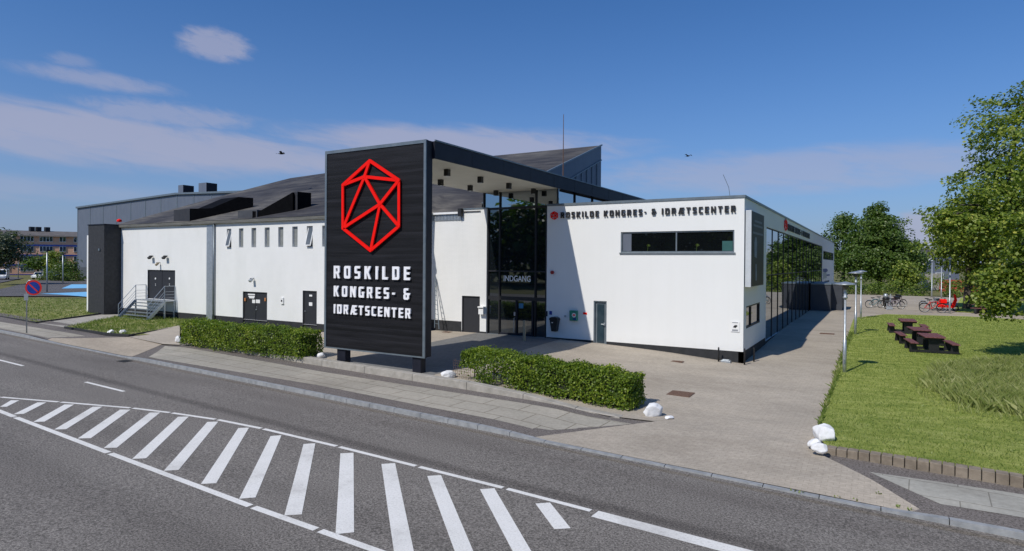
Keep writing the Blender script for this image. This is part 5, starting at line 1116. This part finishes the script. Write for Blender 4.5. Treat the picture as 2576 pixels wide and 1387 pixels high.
stone(278, 841, .19, .16, .16, 'left of the two white stones on the rough grass corner', 9)
stone(309, 841, .18, .16, .17, 'right of the two white stones on the rough grass corner', 10)
# park lamps
def lamp(x, y, label, first=[None]):
    if first[0] is None:
        l = empty('park_lamp', (0, 0, 0), label, 'park lamp', 'disc topped park lamps')
        MB().tube([(0, 0, -.2), (0, 0, 1.28), (0, 0, 1.30), (0, 0, 2.95)], [.068, .066, .042, .040], 14).build('pole', M['galv'], l, True)
        MB().lathe((0, 0, 0), [(.085, 2.90), (.088, 2.96), (.062, 3.0), (.062, 3.22), (.075, 3.26)], 18).build('lamp_neck', M['galv'], l, True)
        MB().lathe((0, 0, 0), [(.07, 3.24), (.10, 3.30), (.15, 3.42)], 18).build('lamp_glass', mk('smoked_glass', (.08, .075, .07), (.12, .11, .10), 3, .2), l, True)
        MB().lathe((0, 0, 0), [(.12, 3.41), (.37, 3.43), (.395, 3.455), (.36, 3.48), (.12, 3.54), (.02, 3.56)], 32).build('lamp_shade', M['galv'], l, True)
        MB().box(-.03, .03, -.085, -.06, .35, .52).build('service_hatch', M['grey_trim'], l); first[0] = l
    else: l = copy_tree(first[0]); l['label'] = label
    l.location = (x, y, F(x, y)+.02)
lamp(3.85, -.4, 'nearest disc topped lamp at the lawn edge'); lamp(3.9, 12.0, 'middle disc topped lamp at the lawn edge'); lamp(3.93, 24.06, 'farthest disc topped lamp at the end of the lawn')
# slim posts on the plaza
for i, (px, py, lab) in enumerate(((2343, 748, 'slim galvanised post left of the three behind the red bicycle'), (2367, 750, 'slim galvanised post in the middle of the three behind the red bicycle'), (2388, 789, 'tall slim galvanised post standing nearest the lawn path'))):
    p = onG(px, py); d = float((p-CAM) @ _fw); zt2 = 4.8+(667-652)*d/F_
    if i == 0:
        t = empty('lamp_post', (0, 0, 0), lab, 'lamp post', 'slim posts on the plaza'); MB().tube([(0, 0, -.1), (0, 0, 1.2), (0, 0, 1.22), (0, 0, 4.45)], [.07, .07, .05, .045], 10).build('pole', M['galv'], t, True); MB().lathe((0, 0, 4.45), [(.05, 0), (.16, .06), (.2, .12), (.05, .24)], 14).build('lamp_head', M['galv'], t, True); t0 = t
    else: t = copy_tree(t0); t['label'] = lab
    t.location = (p[0], p[1], p[2]); 
# picnic tables
def table(x, y, rz, label, first=[None]):
    if first[0] is None:
        t = empty('picnic_table', (0, 0, 0), label, 'picnic table', 'red-brown picnic tables on the grass')
        m = MB()
        for k in range(5): m.box(-.40+k*.162, -.40+k*.162+.15, -.95, .95, .72, .76)
        m.build('tabletop', M['red_wood'], t)
        for s in (-1, 1):
            m = MB()
            for k in range(2): m.box(s*.80-.16+k*.162, s*.80-.16+k*.162+.15, -.95, .95, .43, .47)
            m.build('bench_seat', M['red_wood'], t)
        for y_ in (-.62, .62):
            m = MB(); m.box(-.2, .2, y_-.05, y_+.05, .05, .72); m.box(-.96, .96, y_-.055, y_+.055, .02, .13); m.box(-.40, .40, y_-.045, y_+.045, .62, .715)
            for s in (-1, 1): m.prism([(s*.62, y_-.05, .05), (s*.96, y_-.05, .05), (s*.93, y_-.05, .43), (s*.70, y_-.05, .43)], (0, .1, 0))
            m.build('support', M['black'], t)
        first[0] = t
    else: t = copy_tree(first[0]); t['label'] = label
    t.location = (x, y, F(x, y)+.03); t.rotation_euler = (0, 0, rz)
tp = lambda px, py: onS(px, py, lambda a, b: F(a, b)+.76)
for (px, py, rz, lab) in ((2341, 845, .12, 'nearest red-brown picnic table on the lawn'), (2311, 828, .12, 'red-brown picnic table in the middle, close behind the nearest one'), (2282, 806, .05, 'red-brown picnic table farthest back on the lawn'), (2480, 767, 1.35, 'red picnic table in the shade under the maples')):
    p = tp(px, py); table(p[0], p[1], rz, lab)
# bicycles
def bike(name, label, col_, p, rz, s=1.0, basket=None, group='parked bicycles'):
    t = empty(name, (0, 0, 0), label, 'bicycle', group); fm = mk('bike_paint', col_, tuple(min(1, c*1.3) for c in col_), 4, .35)
    for x in (-.53, .53):
        w = MB().torus((x, 0, .35), .33, .022, (0, 1, 0), 26, 6).build('tyre', M['rubber'], t)
        sm = MB().torus((x, 0, .35), .305, .012, (0, 1, 0), 26, 4)
        for k in range(8): a = k*math.pi/4; sm.tube([(x, 0, .35), (x+.3*math.cos(a), 0, .35+.3*math.sin(a))], .003, 3)
        sm.build('rim', M['galv'], w)
    m = MB(); bb = (-.08, 0, .30)
    for a, b in (((-.53, 0, .35), bb), (bb, (-.22, 0, .86)), ((-.53, 0, .35), (-.2, 0, .78)), (bb, (.36, 0, .72)), ((-.2, 0, .76), (.35, 0, .84)), ((.34, 0, .92), (.53, 0, .35))): m.tube([a, b], .02, 6)
    m.build('frame', fm, t)
    MB().tube([(.34, 0, .9), (.33, 0, 1.03), (.30, -.29, 1.06), (.15, -.30, 1.02)], .013, 6).tube([(.33, 0, 1.03), (.30, .29, 1.06), (.15, .30, 1.02)], .013, 6).build('handlebar', M['black'], t)
    MB().prism([(-.36, -.09, .9), (-.08, -.02, .92), (-.08, .02, .92), (-.36, .09, .9)], (0, 0, .06)).tube([(-.22, 0, .84), (-.235, 0, .91)], .015, 6).build('saddle', M['black'], t)
    mg = MB()
    for x, a0, a1 in ((-.53, .3, 2.9), (.53, .9, 2.6)): mg.tube([(x+.37*math.cos(a0+(a1-a0)*k/8), 0, .35+.37*math.sin(a0+(a1-a0)*k/8)) for k in range(9)], .016, 4)
    mg.build('mudguards', M['black'], t); MB().box(-.78, -.34, -.07, .07, .72, .74).build('carrier', M['galv'], t)
    if basket: MB().box(.42, .80, -.2, .2, .74, 1.0).build('basket', basket, t, bevel=.02)
    t.location = (p[0], p[1], F(p[0], p[1])); t.rotation_euler = (.08, 0, rz); t.scale = (s, s, s); return t
for px, py, c, rz, lab, bk_ in ((2200, 775, (.03, .14, .17), .45, 'teal bicycle at the left end of the left parked row', None), (2216, 772, (.20, .22, .24), .35, 'grey bicycle second from the left behind the black bin', None), (2238, 772, (.06, .02, .03), .5, 'dark red bicycle right of the black bin', M['black']),
    (2249, 778, (.25, .22, .26), .3, 'pale bicycle at the right end of the left parked row', None), (2243, 766, (.02, .02, .025), .6, 'black bicycle at the back of the left parked row', M['black']), (2256, 772, (.05, .015, .03), .4, 'plum coloured bicycle right of the pale one', None),
    (2364, 780, (.02, .02, .02), .3, 'black bicycle behind the red cargo bicycle', None), (2336, 777, (.25, .27, .30), .4, 'grey bicycle with raised basket left of the red cargo bicycle', M['galv'])):
    bike('bicycle', lab, c, onG(px, py), rz, 1.0, bk_)
cb = bike('cargo_bicycle', 'bright red cargo bicycle parked at the lawn path', (.50, .02, .015), onG(2346, 787), .12, 1.15, M['red'])
MB().box(-.42, .2, -.16, .16, .42, .78).build('cargo_box', M['red'], cb, bevel=.03)
q = onG(2382, 783); bx = empty('red_scooter', (q[0], q[1], q[2]), 'red scooter with raised windshield beside the tall slim post', 'scooter')
MB().prism([(q[0]-.7, q[1], q[2]+.3), (q[0]+.5, q[1], q[2]+.3), (q[0]+.72, q[1], q[2]+1.0), (q[0]+.5, q[1], q[2]+1.05), (q[0]+.3, q[1], q[2]+.5), (q[0]-.2, q[1], q[2]+.5), (q[0]-.75, q[1], q[2]+.75)], (0, .3, 0)).build('body', M['red'], bx, bevel=.03)
MB().prism([(q[0]+.5, q[1]-.05, q[2]+1.05), (q[0]+.7, q[1]-.05, q[2]+1.0), (q[0]+.55, q[1]-.05, q[2]+1.5), (q[0]+.45, q[1]-.05, q[2]+1.5)], (0, .4, 0)).build('windshield', M['red'], bx)
for x in (-.55, .6): MB().torus((q[0]+x, q[1]+.15, q[2]+.26), .2, .06, (0, 1, 0), 18, 6).build('wheel', M['rubber'], bx)
q = onG(2227, 777); bn2 = empty('litter_bin', (q[0], q[1], q[2]), 'black litter bin with pale grey hood between the bicycles', 'litter bin')
MB().lathe((q[0], q[1], q[2]), [(.2, .25), (.27, .95), (.27, 1.0)], 16).build('bin_body', M['plastic_black'], bn2, True); MB().lathe((q[0], q[1], q[2]), [(.2, 1.0), (.2, 1.22), (.12, 1.36), (.04, 1.38)], 16).build('hood', M['galv'], bn2, True); MB().box(q[0]+.32, q[0]+.42, q[1]-.04, q[1]+.04, q[2]-.1, q[2]+1.35).build('post', M['galv'], bn2)
q = onG(2233, 780); tag(MB().box(q[0]-.12, q[0]+.35, q[1]-.06, q[1]+.06, q[2]+.05, q[2]+.3).box(q[0]-.12, q[0]-.05, q[1]-.05, q[1]+.05, q[2]-.05, q[2]+.6).build('bike_rack', M['galv']), 'low galvanised bicycle rack at the end of the lawn', 'bike rack')
# no-parking sign at the left
q = onP(67, 838); sgn = empty('road_sign', tuple(q), 'round blue no parking sign with red rim on a grey pole', 'road sign')
dp = float((q-CAM) @ _fw); s = dp/F_
vd = Vector((CAM[0]-q[0], CAM[1]-q[1], 0)).normalized(); vd = Vector((.62, -.78, 0)).normalized(); rt_ = Vector((-vd.y, vd.x, 0))
cz = q[2]+(838-724)*s; cpt = Vector((q[0], q[1], cz))+rt_*(17*s)+vd*.06
MB().tube([(q[0], q[1], q[2]-.1), (q[0], q[1], cz+.28), tuple(Vector((q[0], q[1], cz+.38))+rt_*.1), tuple(Vector((q[0], q[1], cz+.40))+rt_*.3)], .035, 8).build('pole', M['galv'], sgn, True)
R_ = 19*s
MB().disc(cpt, R_, vd, .02, 36).build('disc_rim', mk('sign_rim_red', (.55, .02, .015), (.6, .03, .02), 3, .4), sgn); MB().disc(cpt+vd*.012, R_*.78, vd, .016, 36).build('disc_face', M['blue'], sgn)
uu = (rt_*(.7)+Vector((0, 0, -.7))).normalized(); MB().beam(cpt+vd*.024-uu*R_*.80, cpt+vd*.024+uu*R_*.80, R_*.17, .008, vd).build('slash', mk('sign_slash', (.55, .02, .015), (.6, .03, .02), 3, .4), sgn)
MB().obox(Vector((q[0], q[1], cz-R_*1.25))+vd*.05, rt_, vd, (0, 0, 1), .1, .012, .17).build('small_plate', M['galv'], sgn)
# things on and by the white walls
def wbox(name, z, a, b, dep, mat, Y, bevel=.01, parent=None, z0=0):
    p, q = onY(*z(*a), Y), onY(*z(*b), Y); return MB().box(p[0], q[0], Y-dep, Y-.003-z0, p[2], q[2]).build(name, M[mat] if isinstance(mat, str) else mat, parent, bevel=bevel)
lb = empty('letter_box', tuple(onY(*ZG(720, 80), -.06)), 'white letter box with sloping lid beside the black door', 'letter box'); wbox('box_body', ZG, (693, 82), (745, 12), .22, 'white_paint', -.06, .01, lb); wbox('lid', ZG, (688, 12), (750, 0), .26, 'white_paint', -.06, .01, lb); wbox('slot', ZG, (700, 22), (740, 16), .226, 'black', -.06, 0, lb)
p, q = onY(*ZG(1462, 260), 0), onY(*ZG(1550, 112), 0); wb_ = empty('wall_bin', ((p[0]+q[0])/2, -.2, p[2]), 'black litter bin hung on the shaded white wall', 'litter bin'); xm_ = (p[0]+q[0])/2; hw_ = (q[0]-p[0])/2
MB().prism([(xm_-hw_, -.03, q[2]-.14), (xm_-hw_*.55, -.03, p[2]), (xm_+hw_*.55, -.03, p[2]), (xm_+hw_, -.03, q[2]-.14)], (0, -.3, 0)).build('bin_body', M['plastic_black'], wb_, bevel=.02)
MB().prism([(xm_-hw_*1.05, -.02, q[2]-.14), (xm_+hw_*1.05, -.02, q[2]-.14), (xm_+hw_*.9, -.02, q[2]-.04), (xm_+hw_*.4, -.02, q[2]), (xm_-hw_*.4, -.02, q[2]), (xm_-hw_*.9, -.02, q[2]-.04)], (0, -.34, 0)).build('lid', M['plastic_black'], wb_)
MB().box(xm_-.1, xm_-.02, -.345, -.331, q[2]-.30, q[2]-.26).build('sticker', M['white_paint'], wb_)
ae = empty('first_aid_cabinet', tuple(onY(*ZG(1705, 100), -.1)), 'green first aid cabinet mounted on the white wall', 'cabinet'); wbox('cabinet', ZG, (1663, 150), (1742, 45), .2, 'green_box', 0, .02, ae); p = onY(*ZG(1695, 95), -.2); MB().disc((p[0], -.202, p[2]), .11, (0, 1, 0), .01, 20).build('emblem', M['white_paint'], ae); MB().box(p[0]-.06, p[0]+.07, -.212, -.2075, p[2]-.03, p[2]+.05).build('picture', M['red'], ae)
MB().box(p[0]-.03, p[0]+.12, -.21, -.2, p[2]-.22, p[2]-.14).build('label', M['blue'], ae)
tag(wbox('wall_sign', ZG, (1432, 88), (1460, 50), .02, 'blue', 0, 0), 'small blue sticker sign left of the wall bin', 'sign'); tag(wbox('wall_sign', ZG, (1795, 85), (1835, 66), .02, 'red', 0, 0), 'small red arrow sign right of the green cabinet', 'sign')
tag(wbox('key_box', ZG, (1398, 105), (1413, 50), .06, 'black', 0, .01), 'slim black key box at the left edge of the white wall', 'key box'); tag(wbox('wall_button', ZG, (1592, 115), (1612, 95), .03, 'galv', 0, .005), 'small grey call button between bin and cabinet', 'button')
p = onY(*ZC(728, 805), 0); tag(MB().disc((p[0], -.05, p[2]), .09, (0, 1, 0), .1, 16).build('alarm_bell', mk('alarm_red', (.30, .02, .02), (.36, .03, .03), 4, .5)), 'round red alarm bell on the shaded part of the white wall', 'alarm')
# camera warning sign near the corner
cs = empty('camera_sign', tuple(onY(1848, 822, -.02)), 'small white warning sign with a black camera near the corner', 'sign'); p = onY(1848.5, 822, -.03); hs_ = .18
MB().box(p[0]-hs_, p[0]+hs_, -.03, -.004, p[2]-hs_*1.25, p[2]+hs_*1.25).build('plate', M['white_paint'], cs); MB().prism([(p[0]-.09, -.031, p[2]-.03), (p[0]+.02, -.031, p[2]-.06), (p[0]+.10, -.031, p[2]+.03), (p[0]+.07, -.031, p[2]+.07), (p[0]-.02, -.031, p[2]+.06)], (0, -.004, 0)).build('camera_picture', M['black'], cs)
for k, z_ in enumerate((.17, -.14, -.18)): MB().box(p[0]-.12, p[0]+.12, -.034, -.0305, p[2]+z_-.012, p[2]+z_+.012).build('text_line', M['panel_grey'], cs)
# bollards and floor light at the corner
for px, py, h, lab in ((1807, 911, .62, 'slim black bollard in front of the plinth left of the corner'), (1872, 918, .7, 'slim black bollard right at the white corner'), (1885, 907, .62, 'slim black bollard just round the corner on the shaded side')):
    p = onG(px, py)
    if px == 1885: p = np.array([.32, .75, F(.32, .75)])
    if px == 1807: p = np.array([onY(1807, 900, -.35)[0], -.35, F(-1, -.35)])
    tag(MB().lathe((p[0], p[1], p[2]-.05), [(.035, 0), (.035, h), (.028, h+.03), (.02, h+.05)], 12).build('bollard', M['black'], None, True), lab, 'bollard', 'slim black bollards at the corner')
p = onY(1826, 909, -.25); tag(MB().box(p[0]-.2, p[0]+.2, -.4, -.15, F(p[0], -.25)-.02, F(p[0], -.25)+.09).box(p[0]-.14, p[0]+.14, -.36, -.19, F(p[0], -.25)+.09, F(p[0], -.25)+.13).build('floor_light', M['galv'], None, bevel=.01), 'low grey floodlight box on the paving at the corner', 'floodlight')
# floodlights on the left wall
def flood(px, py, mat, label, group=None, w=.15):
    p = onY(px, py, YL); r = empty('wall_floodlight', (p[0], YL, p[2]), label, 'wall light', group); MB().tube([(p[0], YL, p[2]+.12), (p[0], YL-.3, p[2]+.10)], .02, 6).build('bracket', M['black'], r)
    MB().prism([(p[0]-w, YL-.36, p[2]-.02), (p[0]-w, YL-.16, p[2]+.14), (p[0]-w, YL-.10, p[2]+.06), (p[0]-w, YL-.28, p[2]-.13)], (2*w, 0, 0)).build('housing', mat, r)
flood(385, 648, M['black'], 'left black floodlight above the stair door', 'black floodlights above the stair door'); flood(421, 648, M['black'], 'right black floodlight above the stair door', 'black floodlights above the stair door')
flood(403, 665, M['wood_post'], 'small olive lamp just above the stair door', None, .07); flood(639, 705, M['galv'], 'grey lamp above the double door with notices', None, .1)
p = onY(711, 757, YL); ab = empty('alarm_box', tuple(p), 'white alarm box with black dot between two doors', 'alarm'); MB().box(p[0]-.12, p[0]+.12, YL-.08, YL-.003, p[2]-.2, p[2]+.2).build('box', M['white_paint'], ab, bevel=.01); MB().disc((p[0], YL-.085, p[2]), .06, (0, 1, 0), .02, 14).build('dot', M['black'], ab)
# ladder leaning on the wall behind the tower, wooden post, wire guard
ld = empty('ladder', (-16.4, -.6, .9), 'dark metal ladder leaning on the white wall behind the sign tower', 'ladder'); a0, a1 = onY(1093, 825, -.75), onY(1094, 695, -.06); a2 = onY(1104, 828, -.75); a3 = onY(1096, 700, -.06)
MB().tube([a0, a1], .025, 6).build('ladder_rail', M['grey_trim'], ld); MB().tube([a2, a3], .025, 6).build('ladder_rail', M['grey_trim'], ld); rm = MB()
for k in range(1, 11): t = k/11; rm.tube([a0+(a1-a0)*t, a2+(a3-a2)*t], .014, 5)
rm.build('rungs', M['grey_trim'], ld)
p = onG(1318, 859); tag(MB().tube([(p[0], p[1], p[2]-.1), (p[0]+.01, p[1], p[2]+.55), (p[0], p[1], p[2]+1.02)], [.075, .07, .062], 10).build('wooden_post', M['wood_post']), 'weathered wooden post standing before the glass entrance', 'post')
wg = MB(); p = np.array([-7.95, -10.1]); z0 = F(*p)
for k in range(9): x = p[0]+k*.1; wg.tube([(x, p[1]-.012*k, z0), (x, p[1]-.012*k, z0+.62+.06*math.sin(k*2.1))], .005, 4)
for k in range(7): wg.tube([(p[0], p[1], z0+.05+k*.09), (p[0]+.8, p[1]-.1, z0+.05+k*.09)], .005, 4)
tag(wg.build('wire_guard', M['rust']), 'rusty wire mesh guard at the bare left end of the right hedge', 'wire fence')
# dark annex and bin store by the path
ax0, ax1, ay = .02, float(onY(2088, 783, 31)[0]), 31.0; az1 = float(onY(2085, 717, ay)[2])
M['annex'] = mk('annex_cladding', (.035, .039, .05), (.045, .05, .062), 2, .6)
an = empty('annex', (.8, ay, .85), 'flat roofed dark grey annex against the far end of the side wall', 'annex'); MB().box(ax0, ax1, ay, ay+7, .6, az1).build('wall', M['annex'], an); MB().box(ax0-.0, ax1+.05, ay-.05, ay+7.05, az1, az1+.1).build('roof_edge', M['grey_trim'], an)
b0_, b1_ = float(onY(2090, 783, 32.5)[0]), float(onY(2117, 783, 32.5)[0]); st2 = empty('bin_store', (b0_+.3, 32.5, .85), 'dark grey timber bin store right of the annex', 'bin store'); MB().box(b0_+.02, b1_, 32.5, 36.5, .6, az1-.02).build('wall', M['annex'], st2); MB().box(b0_, b1_+.03, 32.46, 36.6, az1-.02, az1+.07).build('roof_edge', M['grey_trim'], st2)
wm = empty('wall_mural', tuple(onX(2072, 697, .03)), 'blue and white mural of a figure on the white wall above the annex', 'mural')
for poly, mt in (([(1150, 935), (1195, 930), (1215, 950), (1210, 970), (1180, 985), (1150, 975)], 'blue'), ([(1155, 985), (1195, 985), (1200, 1060), (1150, 1075)], 'galv'), ([(1195, 1015), (1240, 1010), (1240, 1030), (1198, 1035)], 'blue'), ([(1170, 1105), (1235, 1095), (1235, 1115), (1175, 1120)], 'black')):
    MB().prism([tuple(onX(*ZF(*q), .012)) for q in poly], (.012, 0, 0)).build('painted_shape', M[mt], wm)
# roof ball at the far end of the hall, thin aerial at the corner
p = _roof(300, 556); tag(MB().lathe((p[0], p[1], p[2]-.1), [(.06, 0), (.19, .04), (.17, .17), (.05, .25)], 16).build('roof_beacon', M['red'], None, True), 'small bright red dome on the left end of the dark roof', 'roof beacon')
p = onY(1838, 490, 1.5); tag(MB().tube([(p[0], 1.5, 7.6), (p[0]-.1, 1.5, 8.3), (p[0]-.35, 1.5, 8.9)], .012, 5).build('whip_aerial', M['grey_trim']), 'thin whip aerial on the flat roof near the corner', 'aerial')
# cars at the far left
def car(px, py, d, rz, body, label, van=False):
    p = atD(px, py, d); z = F(p[0], p[1]); t = empty('parked_car' if not van else 'parked_van', (0, 0, 0), label, 'van' if van else 'car'); L, Wd = (5.2, 1.9) if van else (4.2, 1.7)
    pr = [(-L/2, .35), (L/2, .35), (L/2, .75), (L*.33, .95), (L*.2, 1.45 if not van else 1.95), (-L*.38, 1.45 if not van else 2.0), (-L/2, .95 if not van else 1.95)]
    MB().prism([(x, -Wd/2, z_) for x, z_ in pr], (0, Wd, 0)).build('body', body, t, bevel=.08)
    wn = MB()
    for s in (-1, 1): wn.prism([(L*.28, s*(Wd/2+.005), .98), (L*.18, s*(Wd/2+.005), 1.38 if not van else 1.8), (-L*.36 if not van else L*.02, s*(Wd/2+.005), 1.38 if not van else 1.8), (-L*.42 if not van else L*.02, s*(Wd/2+.005), .98)], (0, s*.01, 0))
    wn.prism([(L*.325, -Wd*.42, .98), (L*.325, Wd*.42, .98), (L*.215, Wd*.40, 1.4 if not van else 1.85), (L*.215, -Wd*.40, 1.4 if not van else 1.85)], (.03, 0, .02)); wn.prism([(-L*.485, -Wd*.42, 1.0), (-L*.485, Wd*.42, 1.0), (-L*.41, Wd*.40, 1.4), (-L*.41, -Wd*.40, 1.4)], (-.03, 0, .02)); wn.build('windows', M['glass_window'], t)
    for x in (-L*.32, L*.32):
        for s in (-1, 1): w = MB().disc((x, s*(Wd/2-.08), .32), .32, (0, 1, 0), .2, 18).build('wheel', M['rubber'], t); MB().disc((x, s*(Wd/2+.025), .32), .18, (0, 1, 0), .02, 12).build('hubcap', M['galv'], w)
    for s in (-1, 1): MB().box(L/2-.02, L/2+.02, s*Wd*.36-.14, s*Wd*.36+.14, .62, .76).build('headlight', M['white_paint'], t); MB().box(-L/2-.02, -L/2+.02, s*Wd*.38-.12, s*Wd*.38+.12, .75, .92).build('tail_light', M['red'], t)
    t.location = (p[0], p[1], z); t.rotation_euler = (0, 0, rz)
car(4, 697, 118, -.45, M['white_paint'], 'white van at the far left edge', True); car(106, 695, 122, -.9, M['white_paint'], 'white car parked left of the small spreading tree'); car(182/1.0*0+136, 695, 124, -.5, mk('car_blue', (.16, .22, .30), (.19, .25, .34), 2, .3), 'grey-blue car parked below the tall narrow tree')
# lamp posts on the car park
for i, (px, pyb, pyt, d, lab) in enumerate(((118, 737, 632, 75, 'grey lamp post with flat top on the car park'), (158, 711, 640, 98, 'grey lamp post nearer the grey hall'), (46, 702, 640, 125, 'thin pale lamp post before the flats'))):
    b, tpt = atD(px, pyb, d), atD(px, pyt, d); z = F(b[0], b[1])
    r = empty('lamp_post', (b[0], b[1], z), lab, 'lamp post', 'lamp posts on the car park'); MB().tube([(b[0], b[1], z-.2), (b[0], b[1], tpt[2])], [.1, .07], 8).build('pole', M['galv'], r, True); MB().box(b[0]-.55, b[0]+.45, b[1]-.2, b[1]+.2, tpt[2]-.02, tpt[2]+.14).build('lamp_head', M['dark_metal'], r)
# houses beyond the trees on the right
def house(pxl, pxr, pyeave, pyridge, d, wallmat, roofmat, label, name='house'):
    a, b = atD(pxl, 700, d), atD(pxr, 700, d); U = (b-a)[:2]; Wd = np.linalg.norm(U); U /= Wd; Nn = np.array([U[1], -U[0]]); ze = 4.8+(667-pyeave)*d/F_; zr_ = 4.8+(667-pyridge)*d/F_
    r = empty(name, (*(a[:2]+U*Wd/2), .6), label, 'house'); P = lambda u, k, z: (*(a[:2]+U*u+Nn*k), z)
    MB().prism([P(0, 0, .4), P(Wd, 0, .4), P(Wd, 0, ze), P(Wd/2, 0, zr_), P(0, 0, ze)], (-Nn[0]*9, -Nn[1]*9, 0)).build('wall', wallmat, r)
    for s in (0, 1):
        x0, x1 = (Wd/2, -.5) if s == 0 else (Wd/2, Wd+.5); zz = ze-.5*(zr_-ze)/(Wd/2)
        MB().prism([P(x0, .4, zr_+.05), P(x1, .4, zz+.05), P(x1, .4, zz+.3), P(x0, .4, zr_+.3)], (-Nn[0]*9.8, -Nn[1]*9.8, 0)).build('roof', roofmat, r)
        MB().prism([P(x0, .42, zr_-.05), P(x1, .42, zz-.05), P(x1, .42, zz+.28), P(x0, .42, zr_+.28)], (Nn[0]*.08, Nn[1]*.08, 0)).build('barge_board', M['white_paint'], r)
    w = MB().prism([P(Wd*.4, .02, 2.0), P(Wd*.6, .02, 2.0), P(Wd*.6, .02, 3.3), P(Wd*.4, .02, 3.3)], (Nn[0]*.06, Nn[1]*.06, 0)).build('window', M['white_paint'], r); MB().prism([P(Wd*.42, .09, 2.1), P(Wd*.58, .09, 2.1), P(Wd*.58, .09, 3.2), P(Wd*.42, .09, 3.2)], (Nn[0]*.03, Nn[1]*.03, 0)).build('pane', M['glass_far'], w)
house(2312, 2412, 670, 628, 128, mk('slate_wall', (.13, .15, .20), (.16, .18, .235), 1, .7), M['roofing'], 'blue-grey gabled house with white barge boards behind the trees')
wl = [atD(2322, 700, 104), atD(2368, 700, 104)]; tag(MB().prism([(wl[0][0], wl[0][1], .5), (wl[1][0], wl[1][1], .5), (wl[1][0], wl[1][1], 3.4), (wl[0][0], wl[0][1], 3.4)], (0, 3, 0)).build('shed', M['concrete']), 'pale flat shed beyond the shrub belt', 'shed')
fr_ = empty('board_fence', tuple(atD(2400, 730, 92)), 'red painted board fence behind the shrub belt', 'fence')
pa, pb2 = atD(2362, 730, 98), atD(2560, 738, 94); n = 30
for k in range(n):
    a = pa+(pb2-pa)*(k/n); b = pa+(pb2-pa)*((k+.9)/n); MB().prism([(a[0], a[1], .6), (b[0], b[1], .6), (b[0], b[1], 2.55), (a[0], a[1], 2.55)], (.05, .08, 0)).build('board', mk('fence_red', (.33, .05, .03), (.42, .075, .05), 3, .8) if k == 0 else bpy.data.materials['fence_red'], fr_)
# birds
def bird(px, py, d, label, rz):
    c = Vector(atD(px, py, d)); b = empty('flying_bird', tuple(c), label, 'bird'); R = Matrix.Rotation(rz, 4, 'Z')
    def T(p): return tuple(c+(R @ Vector(p)))
    m = MB(); prof = [(-.30, .0), (-.2, .03), (-.05, .065), (.1, .06), (.2, .04), (.28, .005)]
    m.tube([T((x, 0, 0)) for x, _ in prof], [r+.002 for _, r in prof], 8)
    for s in (-1, 1): m.add([T((.12, s*.03, .02)), T((.10, s*.30, .16)), T((-.05, s*.62, .05)), T((-.08, s*.3, .13)), T((-.1, s*.03, .02))], [(0, 1, 3, 4), (1, 2, 3)])
    m.add([T((-.26, 0, 0)), T((-.44, .09, 0)), T((-.44, -.09, 0))], [(0, 1, 2)]); m.build('body', M['black'], b)
bird(708, 387, 48, 'dark bird gliding left of the sign tower', .5); bird(1730, 393, 62, 'dark bird flying above the white entrance block', -.6)

# every countable piece of a part is a part of its own
for o in list(bpy.data.objects):
    b = o.name.split('.')[0]; nm = dict(plinth='plinth', door_notice='door_notice', warning_lamp='warning_lamp', stringers='stringer', supports='support', treads='tread', mullions='mullion', transoms='transom', posts='post', side_posts='post', poster_lines='poster_line', door_fitting='door_fitting', headlight='headlight', canopy_seams='canopy_seam').get(b)
    if nm and o.type == 'MESH' and o.parent: split_loose(o, nm)
